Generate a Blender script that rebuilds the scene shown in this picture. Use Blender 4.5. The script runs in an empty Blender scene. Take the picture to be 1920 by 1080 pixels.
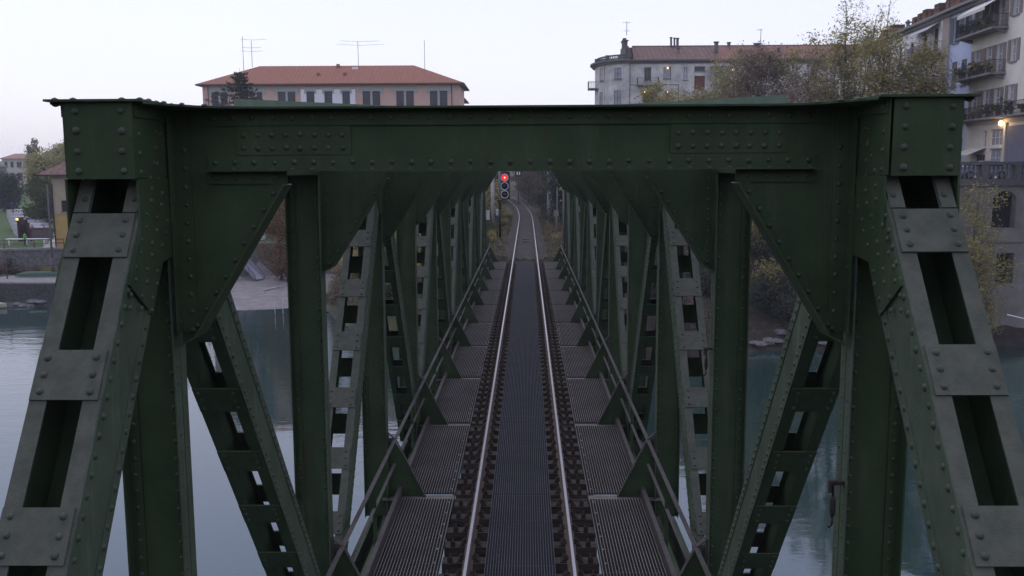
import bpy, math, random
from mathutils import Vector, Matrix
C = bpy.context.scene.collection
scene = bpy.context.scene
R = math.radians
# ------------------------------------------------------------------ camera
FPX, PITCH, YAW, ROLL = 1704.2, R(7.4009), R(0.9634), R(-0.2603)
CAM = Vector((0.111, 0.0, 5.4495))          # z = 0 is the rail head, bridge runs along +Y


def ray(px, py):                             # direction of a photo pixel (1920 x 1080)
    a, b = px - 960.0, py - 540.0
    c, s = math.cos(ROLL), math.sin(ROLL)
    x = (c*a + s*b)/FPX
    u = -(-s*a + c*b)/FPX
    y = math.cos(PITCH) + math.sin(PITCH)*u
    z = -math.sin(PITCH) + math.cos(PITCH)*u
    return Vector((x*math.cos(YAW) - y*math.sin(YAW), x*math.sin(YAW) + y*math.cos(YAW), z))


def at(px, py, Y):
    r = ray(px, py)
    return CAM + r*(Y/r.y)


cd = bpy.data.cameras.new('camera')
cam = bpy.data.objects.new('camera', cd)
C.objects.link(cam)
fw = ray(960, 540).normalized()
rt = (ray(961, 540) - ray(960, 540)).normalized()
up = rt.cross(fw).normalized()
M = Matrix((rt, up, -fw)).transposed().to_4x4()
M.translation = CAM
cam.matrix_world = M
cd.sensor_width = 36
cd.lens = FPX/1920*36
cd.clip_start = 0.05
cd.clip_end = 4000
scene.camera = cam
# ------------------------------------------------------------------ light
SUN_EL, SUN_AZ = R(62), R(-35)
w = bpy.data.worlds.new('World')
scene.world = w
w.use_nodes = True
nt = w.node_tree
nt.nodes.clear()
out = nt.nodes.new('ShaderNodeOutputWorld')
sky = nt.nodes.new('ShaderNodeTexSky')
sky.sky_type = 'NISHITA'
sky.sun_disc = False
sky.sun_elevation = SUN_EL
sky.sun_rotation = SUN_AZ
sky.dust_density = 1.5
bg1 = nt.nodes.new('ShaderNodeBackground')
bg1.inputs['Strength'].default_value = 0.05
nt.links.new(sky.outputs[0], bg1.inputs['Color'])
bg2 = nt.nodes.new('ShaderNodeBackground')          # the even overcast layer
bg2.inputs['Strength'].default_value = 0.84
tc = nt.nodes.new('ShaderNodeTexCoord')
ns = nt.nodes.new('ShaderNodeTexNoise')
ns.inputs['Scale'].default_value = 1.4
ns.inputs['Detail'].default_value = 5
nt.links.new(tc.outputs['Generated'], ns.inputs['Vector'])
cr = nt.nodes.new('ShaderNodeValToRGB')
cr.color_ramp.elements[0].color = (0.885, 0.845, 0.975, 1)
cr.color_ramp.elements[0].position = 0.3
cr.color_ramp.elements[1].color = (0.955, 0.92, 1.04, 1)
cr.color_ramp.elements[1].position = 0.7
nt.links.new(ns.outputs['Fac'], cr.inputs[0])
sxyz = nt.nodes.new('ShaderNodeSeparateXYZ')
nt.links.new(tc.outputs['Generated'], sxyz.inputs[0])
mrz = nt.nodes.new('ShaderNodeMapRange')
mrz.inputs['From Min'].default_value = 0.14
mrz.inputs['From Max'].default_value = 0.45
nt.links.new(sxyz.outputs['Z'], mrz.inputs['Value'])
mxz = nt.nodes.new('ShaderNodeMix')                 # the cloud deck is bluer overhead
mxz.data_type = 'RGBA'
nt.links.new(mrz.outputs[0], mxz.inputs[0])
nt.links.new(cr.outputs[0], mxz.inputs[6])
mxz.inputs[7].default_value = (0.80, 0.83, 1.14, 1)
nt.links.new(mxz.outputs[2], bg2.inputs['Color'])
ad = nt.nodes.new('ShaderNodeAddShader')
nt.links.new(bg1.outputs[0], ad.inputs[0])
nt.links.new(bg2.outputs[0], ad.inputs[1])
nt.links.new(ad.outputs[0], out.inputs['Surface'])
sl = bpy.data.lights.new('sun', 'SUN')
sl.energy = 0.5
sl.angle = R(40)
sl.color = (1, 0.96, 0.9)
so = bpy.data.objects.new('sun', sl)
C.objects.link(so)
so.rotation_euler = (R(90) - SUN_EL, 0, R(180) - SUN_AZ)
scene.view_settings.view_transform = 'Standard'
scene.view_settings.look = 'None'
scene.view_settings.exposure = 0.0
scene.view_settings.gamma = 1.0
scene.cycles.use_denoising = True
scene.cycles.max_bounces = 6
# ------------------------------------------------------------------ materials
MATS = {}


def mat(name, col, rough=0.7, metal=0.0, spec=0.3, var=0.0, vscale=4.0, col2=None, bump=0.0, bscale=30.0, stretch=None, island=None, emit=None):
    """procedural paint: base colour, noise mix to col2, fine bump"""
    if name in MATS:
        return MATS[name]
    m = bpy.data.materials.new(name)
    m.use_nodes = True
    t = m.node_tree
    b = t.nodes['Principled BSDF']
    b.inputs['Roughness'].default_value = rough
    b.inputs['Metallic'].default_value = metal
    b.inputs['Specular IOR Level'].default_value = spec
    b.inputs['Base Color'].default_value = (*col, 1)
    if emit:
        b.inputs['Emission Color'].default_value = (*emit[0], 1)
        b.inputs['Emission Strength'].default_value = emit[1]
    g = None
    if col2 or bump:
        g = t.nodes.new('ShaderNodeNewGeometry')
        mp = t.nodes.new('ShaderNodeMapping')
        mp.inputs['Scale'].default_value = stretch or (1, 1, 1)
        t.links.new(g.outputs['Position'], mp.inputs['Vector'])
    if col2:
        n = t.nodes.new('ShaderNodeTexNoise')
        n.inputs['Scale'].default_value = vscale
        n.inputs['Detail'].default_value = 8
        n.inputs['Roughness'].default_value = 0.65
        t.links.new(mp.outputs[0], n.inputs['Vector'])
        r = t.nodes.new('ShaderNodeValToRGB')
        r.color_ramp.elements[0].position = 0.36
        r.color_ramp.elements[1].position = 0.66
        r.color_ramp.elements[0].color = (*col, 1)
        r.color_ramp.elements[1].color = (*col2, 1)
        t.links.new(n.outputs['Fac'], r.inputs[0])
        last = r.outputs[0]
        t.links.new(last, b.inputs['Base Color'])
    if island:
        if not g:
            g = t.nodes.new('ShaderNodeNewGeometry')
        r = t.nodes.new('ShaderNodeValToRGB')
        e = r.color_ramp.elements
        for i, c in enumerate(island):
            p = i/(len(island) - 1)
            if i == 0:
                e[0].color = (*c, 1)
            elif i == len(island) - 1:
                e[-1].position = 1
                e[-1].color = (*c, 1)
            else:
                q = e.new(p)
                q.color = (*c, 1)
        t.links.new(g.outputs['Random Per Island'], r.inputs[0])
        t.links.new(r.outputs[0], b.inputs['Base Color'])
    if bump:
        n2 = t.nodes.new('ShaderNodeTexNoise')
        n2.inputs['Scale'].default_value = bscale
        n2.inputs['Detail'].default_value = 4
        t.links.new(mp.outputs[0], n2.inputs['Vector'])
        bp = t.nodes.new('ShaderNodeBump')
        bp.inputs['Strength'].default_value = bump
        bp.inputs['Distance'].default_value = 0.02
        t.links.new(n2.outputs['Fac'], bp.inputs['Height'])
        t.links.new(bp.outputs[0], b.inputs['Normal'])
    MATS[name] = m
    return m


def tilemat(name, c1, c2, c3, scale, rough=0.85, kind='wave', direction='X', rot=0.0):
    """roof tiles / stone blocks: two scales of pattern plus blotches"""
    m = bpy.data.materials.new(name)
    m.use_nodes = True
    t = m.node_tree
    b = t.nodes['Principled BSDF']
    b.inputs['Roughness'].default_value = rough
    b.inputs['Specular IOR Level'].default_value = 0.2
    g = t.nodes.new('ShaderNodeNewGeometry')
    mp = t.nodes.new('ShaderNodeMapping')
    mp.inputs['Rotation'].default_value = (0, 0, rot)
    t.links.new(g.outputs['Position'], mp.inputs['Vector'])
    n = t.nodes.new('ShaderNodeTexNoise')
    n.inputs['Scale'].default_value = 1.8
    n.inputs['Detail'].default_value = 9
    n.inputs['Roughness'].default_value = 0.8
    t.links.new(mp.outputs[0], n.inputs['Vector'])
    r = t.nodes.new('ShaderNodeValToRGB')
    r.color_ramp.elements[0].position = 0.35
    r.color_ramp.elements[1].position = 0.7
    r.color_ramp.elements[0].color = (*c1, 1)
    r.color_ramp.elements[1].color = (*c2, 1)
    t.links.new(n.outputs['Fac'], r.inputs[0])
    mx = t.nodes.new('ShaderNodeMix')
    mx.data_type = 'RGBA'
    mx.inputs[7].default_value = (*c3, 1)
    t.links.new(r.outputs[0], mx.inputs[6])
    if kind == 'wave':
        wv = t.nodes.new('ShaderNodeTexWave')
        wv.bands_direction = direction
        wv.inputs['Scale'].default_value = scale
        wv.inputs['Distortion'].default_value = 1.0
        wv.inputs['Detail'].default_value = 2
        t.links.new(mp.outputs[0], wv.inputs['Vector'])
        mr = t.nodes.new('ShaderNodeMapRange')
        mr.inputs['To Max'].default_value = 0.32
        t.links.new(wv.outputs['Fac'], mr.inputs['Value'])
        h = wv.outputs['Fac']
    else:
        vo = t.nodes.new('ShaderNodeTexVoronoi')
        vo.feature = 'DISTANCE_TO_EDGE'
        vo.inputs['Scale'].default_value = scale
        t.links.new(mp.outputs[0], vo.inputs['Vector'])
        mr = t.nodes.new('ShaderNodeMapRange')
        mr.inputs['From Max'].default_value = 0.08
        mr.inputs['To Min'].default_value = 0.8
        mr.inputs['To Max'].default_value = 0.0
        t.links.new(vo.outputs['Distance'], mr.inputs['Value'])
        h = vo.outputs['Distance']
    t.links.new(mr.outputs[0], mx.inputs[0])
    t.links.new(mx.outputs[2], b.inputs['Base Color'])
    bp = t.nodes.new('ShaderNodeBump')
    bp.inputs['Strength'].default_value = 0.7
    bp.inputs['Distance'].default_value = 0.06
    t.links.new(h, bp.inputs['Height'])
    t.links.new(bp.outputs[0], b.inputs['Normal'])
    MATS[name] = m
    return m


def paint(name, c1, c2, streak, rust, rough, spec):
    """old paint: two tones, pale vertical streaks, few rust stains"""
    m = mat(name, c1, rough, spec=spec, vscale=2.2, col2=c2, bump=0.18, bscale=55)
    t = m.node_tree
    b = t.nodes['Principled BSDF']
    base = b.inputs['Base Color'].links[0].from_socket
    g = t.nodes.new('ShaderNodeNewGeometry')
    for sc, det, lo, hi, col in (((9, 9, 0.7), 5, 0.54, 0.80, streak), ((3, 3, 1.3), 9, 0.60, 0.70, rust)):
        mp = t.nodes.new('ShaderNodeMapping')
        mp.inputs['Scale'].default_value = sc
        t.links.new(g.outputs['Position'], mp.inputs['Vector'])
        n = t.nodes.new('ShaderNodeTexNoise')
        n.inputs['Scale'].default_value = 1.0
        n.inputs['Detail'].default_value = det
        n.inputs['Roughness'].default_value = 0.7
        t.links.new(mp.outputs[0], n.inputs['Vector'])
        r = t.nodes.new('ShaderNodeMapRange')
        r.inputs['From Min'].default_value = lo
        r.inputs['From Max'].default_value = hi
        r.inputs['To Max'].default_value = 0.75
        t.links.new(n.outputs['Fac'], r.inputs['Value'])
        x = t.nodes.new('ShaderNodeMix')
        x.data_type = 'RGBA'
        t.links.new(r.outputs[0], x.inputs[0])
        t.links.new(base, x.inputs[6])
        x.inputs[7].default_value = (*col, 1)
        base = x.outputs[2]
    t.links.new(base, b.inputs['Base Color'])
    return m


GREEN = paint('green_bridge_paint', (0.032, 0.054, 0.025), (0.051, 0.077, 0.039), (0.086, 0.106, 0.067), (0.065, 0.045, 0.028), 0.6, 0.13)
CHALK_LIT = paint('chalky_lit_green_paint', (0.054, 0.078, 0.049), (0.084, 0.110, 0.073), (0.16, 0.18, 0.14), (0.055, 0.054, 0.038), 0.7, 0.13)  # inner faces: chalky weathering and light from above, both in the colour
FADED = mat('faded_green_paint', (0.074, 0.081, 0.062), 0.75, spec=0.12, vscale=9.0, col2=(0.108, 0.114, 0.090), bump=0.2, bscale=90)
RIVET = mat('rivet_paint', (0.038, 0.053, 0.034), 0.5, spec=0.25, vscale=7, col2=(0.07, 0.082, 0.058))
GRATE = mat('galvanised_grating', (0.17, 0.152, 0.134), 0.6, metal=0.1, vscale=1.3, col2=(0.27, 0.25, 0.232))
GRATE2 = mat('dark_grating', (0.105, 0.106, 0.118), 0.6, metal=0.1, vscale=1.4, col2=(0.155, 0.155, 0.17))
CROSSC = mat('grey_cross_bars', (0.056, 0.056, 0.062), 0.8, spec=0.1)
CROSSB = mat('dark_cross_bars', (0.058, 0.054, 0.05), 0.8, spec=0.1)
RUST = mat('rusty_steel', (0.034, 0.024, 0.019), 0.85, spec=0.2, vscale=18, col2=(0.07, 0.052, 0.043), bump=0.3, bscale=60)
SHINE = mat('polished_rail_head', (0.50, 0.48, 0.49), 0.3, metal=1.0, vscale=4, col2=(0.6, 0.58, 0.6))
WOOD = mat('weathered_sleeper_wood', (0.045, 0.035, 0.030), 0.9, spec=0.15, vscale=5, col2=(0.11, 0.09, 0.078), bump=0.5, bscale=40, stretch=(0.6, 5, 5))
RAILB = mat('railing_brown_steel', (0.05, 0.043, 0.041), 0.65, spec=0.25, vscale=9, col2=(0.078, 0.067, 0.063))
LIGHTGR = mat('pale_green_paint', (0.12, 0.175, 0.12), 0.6, spec=0.2, vscale=12, col2=(0.18, 0.22, 0.165))
BLACK = mat('black_metal', (0.012, 0.012, 0.013), 0.5)
WHITE = mat('white_paint', (0.75, 0.75, 0.75), 0.5)
# ------------------------------------------------------------------ mesh builder
rnd = random.Random(7)


class MB:
    def __init__(s):
        s.v, s.f, s.mi, s.sm = [], [], [], []
        s.m, s.smooth = 0, False

    def face(s, ids):
        s.f.append(ids)
        s.mi.append(s.m)
        s.sm.append(s.smooth)

    def poly(s, pts):
        n = len(s.v)
        s.v += [tuple(p) for p in pts]
        s.face(tuple(range(n, n + len(pts))))

    def box(s, x0, x1, y0, y1, z0, z1):
        s.hexa([(x0, y0, z0), (x1, y0, z0), (x1, y1, z0), (x0, y1, z0), (x0, y0, z1), (x1, y0, z1), (x1, y1, z1), (x0, y1, z1)])

    def hexa(s, p):
        n = len(s.v)
        s.v += [tuple(q) for q in p]
        for q in ((3, 2, 1, 0), (4, 5, 6, 7), (0, 1, 5, 4), (1, 2, 6, 5), (2, 3, 7, 6), (3, 0, 4, 7)):
            s.face(tuple(n + i for i in q))

    def prism(s, pts, vec):
        vec = Vector(vec)
        n, k = len(s.v), len(pts)
        s.v += [tuple(p) for p in pts] + [tuple(Vector(p) + vec) for p in pts]
        s.face(tuple(range(n, n + k))[::-1])
        s.face(tuple(range(n + k, n + 2*k)))
        for i in range(k):
            j = (i + 1) % k
            s.face((n + i, n + j, n + k + j, n + k + i))

    def bar(s, p, q, w, h, side=(1, 0, 0)):
        """bar from p to q; w along `side`, h along the third direction"""
        p, q = Vector(p), Vector(q)
        d = (q - p).normalized()
        a = Vector(side)
        a = (a - d*a.dot(d)).normalized()
        b = d.cross(a)
        a, b = a*(w/2), b*(h/2)
        s.hexa([p - a - b, p + a - b, p + a + b, p - a + b, q - a - b, q + a - b, q + a + b, q - a + b])

    def tube(s, pts, rs, n=8, cap=True):
        base = len(s.v)
        pts = [Vector(p) for p in pts]
        if not isinstance(rs, (list, tuple)):
            rs = [rs]*len(pts)
        for i, p in enumerate(pts):
            d = (pts[min(i + 1, len(pts) - 1)] - pts[max(i - 1, 0)]).normalized()
            a = d.cross(Vector((0.31, 0.77, 0.55)) if abs(d.z) > 0.9 else Vector((0, 0, 1))).normalized()
            b = d.cross(a)
            for k in range(n):
                t = 2*math.pi*k/n
                s.v.append(tuple(p + (a*math.cos(t) + b*math.sin(t))*rs[i]))
        o = s.smooth
        s.smooth = True
        for i in range(len(pts) - 1):
            for k in range(n):
                k2 = (k + 1) % n
                s.face((base + i*n + k, base + i*n + k2, base + (i + 1)*n + k2, base + (i + 1)*n + k))
        s.smooth = o
        if cap:
            s.face(tuple(range(base, base + n))[::-1])
            e = base + (len(pts) - 1)*n
            s.face(tuple(range(e, e + n)))

    def rivet(s, p, nrm, r=0.022, n=8, h=0.7):
        p, nrm = Vector(p), Vector(nrm).normalized()
        r *= rnd.uniform(0.88, 1.1)
        h *= rnd.uniform(0.85, 1.1)
        a = nrm.orthogonal().normalized()
        b = nrm.cross(a)
        p = p + a*rnd.uniform(-.003, .003) + b*rnd.uniform(-.003, .003)
        base = len(s.v)
        rings = ((1, 0), (0.8, 0.55*h)) if n > 6 else ((1, 0),)
        for rr, hh in rings:
            for k in range(n):
                t = 2*math.pi*k/n
                s.v.append(tuple(p + (a*math.cos(t) + b*math.sin(t))*r*rr + nrm*r*hh))
        s.v.append(tuple(p + nrm*r*h))
        o, om = s.smooth, s.m
        s.smooth = True
        s.m = s.rm if hasattr(s, 'rm') else s.m
        for i in range(len(rings) - 1):
            for k in range(n):
                k2 = (k + 1) % n
                s.face((base + k, base + k2, base + n + k2, base + n + k))
        e = base + (len(rings) - 1)*n
        for k in range(n):
            s.face((e + k, e + (k + 1) % n, base + len(rings)*n))
        s.smooth, s.m = o, om

    def lathe(s, c, prof, n=10):
        base = len(s.v)
        for r, z in prof:
            for k in range(n):
                t = 2*math.pi*k/n
                s.v.append((c[0] + r*math.cos(t), c[1] + r*math.sin(t), c[2] + z))
        o = s.smooth
        s.smooth = True
        for i in range(len(prof) - 1):
            for k in range(n):
                k2 = (k + 1) % n
                s.face((base + i*n + k, base + i*n + k2, base + (i + 1)*n + k2, base + (i + 1)*n + k))
        s.smooth = o
        s.face(tuple(range(base, base + n))[::-1])
        e = base + (len(prof) - 1)*n
        s.face(tuple(range(e, e + n)))

    def mesh(s, name, mats):
        me = bpy.data.meshes.new(name)
        me.from_pydata(s.v, [], s.f)
        for m in mats:
            me.materials.append(m)
        me.polygons.foreach_set('material_index', s.mi)
        me.polygons.foreach_set('use_smooth', s.sm)
        me.update()
        return me

    def build(s, name, mats, parent=None, loc=(0, 0, 0)):
        if not isinstance(mats, (list, tuple)):
            mats = [mats]
        return link(name, s.mesh(name, mats), parent, loc)


def link(name, me, parent=None, loc=(0, 0, 0)):
    o = bpy.data.objects.new(name, me)
    C.objects.link(o)
    o.location = loc
    o.parent = parent
    return o


def tag(o, label=None, cat=None, group=None, kind=None):
    if label:
        o['label'] = label
    if cat:
        o['category'] = cat
    if group:
        o['group'] = group
    if kind:
        o['kind'] = kind
    return o


def thing(name, label, cat, loc=(0, 0, 0), group=None, rz=0):
    o = bpy.data.objects.new(name, None)
    C.objects.link(o)
    o.location = loc
    o.rotation_euler = (0, 0, rz)
    return tag(o, label, cat, group)


def dup(root, loc, label=None, rz=None, scale=None):
    r = root.copy()
    C.objects.link(r)
    r.location = loc
    if rz is not None:
        r.rotation_euler = (0, 0, rz)
    if scale is not None:
        r.scale = scale if isinstance(scale, (tuple, list)) else (scale,)*3
    if label:
        r['label'] = label
    for ch in list(root.children):
        c = ch.copy()
        C.objects.link(c)
        c.parent = r
        for g in list(ch.children):
            d = g.copy()
            C.objects.link(d)
            d.parent = c
    return r


# ================================================================== THE BRIDGE
P, Y0, NP = 4.489, 1.66, 12                  # panel length, first node, panels
XI, XO = 2.295, 2.70                         # inner and outer faces of the trusses


def node(k):
    return P*k                                # local to the bridge empty at Y0


bridge = thing('railway_bridge', 'dark green riveted steel truss railway bridge carrying the single track over the river', 'bridge', (0, Y0, 0))


def laced(s, A, B, d=0.42, first=0.35, pitch=0.88, bl=0.30, rv=8, battens=True, rear=True, under=False):
    """box member of two channels; A top, B bottom as (y, z); s = side"""
    A, B = Vector((0, A[0], A[1])), Vector((0, B[0], B[1]))
    ax = (B - A).normalized()
    L = (B - A).length
    e2 = Vector((0, ax.z, -ax.y))
    if e2.y > 0:
        e2 = -e2                               # points to the viewer (front face)

    def T(x, f, t):                            # x = lateral from inner face, f = toward front, t = along
        return Vector((s*x, 0, 0)) + A + ax*t + e2*f
    m = MB()
    m.rm = 2

    def slab(x0, x1, f0, f1, t0, t1):
        m.hexa([T(x0, f0, t0), T(x1, f0, t0), T(x1, f1, t0), T(x0, f1, t0), T(x0, f0, t1), T(x1, f0, t1), T(x1, f1, t1), T(x0, f1, t1)])
    h = d/2
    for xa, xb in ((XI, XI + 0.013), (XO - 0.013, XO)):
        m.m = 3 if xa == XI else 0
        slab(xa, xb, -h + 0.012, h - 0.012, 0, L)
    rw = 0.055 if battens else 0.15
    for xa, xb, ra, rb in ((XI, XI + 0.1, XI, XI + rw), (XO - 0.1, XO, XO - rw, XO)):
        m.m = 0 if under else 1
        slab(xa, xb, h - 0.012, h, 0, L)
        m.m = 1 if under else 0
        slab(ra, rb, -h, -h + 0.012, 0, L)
    # thin raised angle lips along the side face
    m.m = 3
    for f0, f1 in ((h - 0.085, h - 0.001), (-h + 0.001, -h + 0.085)):
        slab(XI - 0.008, XI, f0, f1, 0, L)
    t = first
    spots = []
    while t + bl + 0.25 < L:
        spots.append(t)
        t += pitch
    bm = MB()
    bm.rm = 1
    if battens:
        for t in spots:
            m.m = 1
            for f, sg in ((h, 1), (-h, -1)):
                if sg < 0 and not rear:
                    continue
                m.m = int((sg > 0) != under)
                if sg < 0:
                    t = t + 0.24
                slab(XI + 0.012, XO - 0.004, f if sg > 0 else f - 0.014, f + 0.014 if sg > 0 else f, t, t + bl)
                for x in (XI + 0.062, XO - 0.055):
                    for q in (0.17, 0.5, 0.83):
                        m.rivet(T(x, f + 0.014*sg, t + bl*q), e2*sg, 0.019, rv)
    t = 0.06
    while t < L:
        for f in (h - 0.05, -h + 0.05):
            m.rivet(T(XI - 0.008, f, t), (-s, 0, 0), 0.0225, rv)
            if rv > 6:
                m.rivet(T(XO, f, t), (s, 0, 0), 0.019, 6)
        t += 0.112
    return m, T, spots, h, e2


BM = [GREEN, FADED, RIVET, CHALK_LIT]
# end posts: the batten plates are pieces of their own
for s, y0, sl_ in ((-1, 5.36, 0.63), (1, 5.24, 0.735)):
    fy = lambda z: y0 + sl_*(z - 4.81) - Y0
    cth = 1/math.sqrt(1 + sl_*sl_)
    off = 0.21/cth
    za, zb = 5.75, -0.55
    m, T, spots, h, e2 = laced(s, (fy(za) + off, za), (fy(zb) + off, zb), battens=False)
    ep = m.build('end_post', BM, bridge)
    # plate 1 top edge at z = 5.07
    t1 = (za - 5.075)/cth
    k = -1
    while True:
        t = t1 + 0.9*k*(1.0 if s < 0 else 1.0)
        if t + 0.3 > (za - zb)/cth:
            break
        for sg in (1, -1):
            b = MB()
            b.rm = 2
            b.m = 1 if sg > 0 else 0
            f0, f1 = (h, h + 0.014) if sg > 0 else (-h - 0.014, -h)
            bl = 0.30 if k >= 0 else 0.32
            b.hexa([T(x, f, u) for u in (t, t + bl) for x, f in ((XI + 0.012, f0), (XO - 0.004, f0), (XO - 0.004, f1), (XI + 0.012, f1))])
            for x in (XI + 0.065, XO - 0.058):
                for q in (0.16, 0.5, 0.84):
                    b.rivet(T(x, f1 if sg > 0 else f0, t + bl*q), e2*sg, 0.022, 10)
            if k >= 0 or sg < 0:
                b.build('batten_plate', BM, ep)
        k += 1
    # short splice straps just under the chord box
    b = MB()
    b.rm = 2
    b.m = 1
    for x0, x1 in ((XI + 0.004, XI + 0.095), (XO - 0.095, XO - 0.004)):
        b.hexa([T(x, f, u) for u in (t1 - 0.62, t1 - 0.012) for x, f in ((x0, h), (x1, h), (x1, h + 0.011), (x0, h + 0.011))])
        for q in (0.1, 0.25):
            b.rivet(T((x0 + x1)/2 + (0.02 if q > 0.2 else -0.01), h + 0.011, t1 - q), e2, 0.018, 10)
    b.build('splice_strap', BM, ep)

# diagonals (one mesh per direction and side, shared)
ZT, ZB = 5.62, -0.38
diag = {}
for s in (-1, 1):
    diag[s, 0] = laced(s, (0.02, ZT), (P - 0.02, ZB), d=0.38, first=0.55, under=True)[0].mesh('diagonal_brace', BM)      # down, away
    diag[s, 1] = laced(s, (P, ZT), (0.03, ZB), d=0.38, first=0.62)[0].mesh('diagonal_brace', BM)             # down, towards viewer
for s in (-1, 1):
    for k in range(1, NP - 1):
        link('diagonal_brace', diag[s, 0 if k % 2 else 1], bridge, (0, node(k), 0))
    far = laced(s, (0, ZT), (P, ZB), d=0.42, rv=6)[0].build('end_post', BM, bridge, (0, node(NP - 1), 0))
# vertical posts: transverse web with flange angles
post = {}
for s in (-1, 1):
    m = MB()
    m.rm = 1
    z0, z1 = -0.5, 5.42

    def bx(x0, x1, y0, y1, za=z0, zb=z1):
        m.box(min(s*x0, s*x1), max(s*x0, s*x1), y0, y1, za, zb)
    bx(XI + 0.012, XO - 0.012, -0.006, 0.006)
    for xa, xb in ((XI, XI + 0.012), (XO - 0.012, XO)):
        m.m = 2 if xa == XI else 0
        bx(xa, xb, -0.105, -0.008)
        bx(xa, xb, 0.008, 0.105)
        m.m = 0
        bx(xa + 0.003, xb - 0.003, -0.008, 0.008)
    for xa, xb in ((XI + 0.012, XI + 0.095), (XO - 0.095, XO - 0.012)):
        bx(xa, xb, -0.018, -0.006)
        bx(xa, xb, 0.006, 0.018)
    z = z0 + 0.05
    while z < z1:
        for x in (XI + 0.055, XO - 0.055):
            m.rivet((s*x, -0.018, z), (0, -1, 0), 0.018, 8)
        for y in (-0.06, 0.06):
            m.rivet((s*XI, y, z + 0.06), (-s, 0, 0), 0.016, 6)
        z += 0.122
    post[s] = m.mesh('vertical_post', [GREEN, RIVET, CHALK_LIT])
    for k in range(1, NP):
        link('vertical_post', post[s], bridge, (0, node(k), 0))
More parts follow.
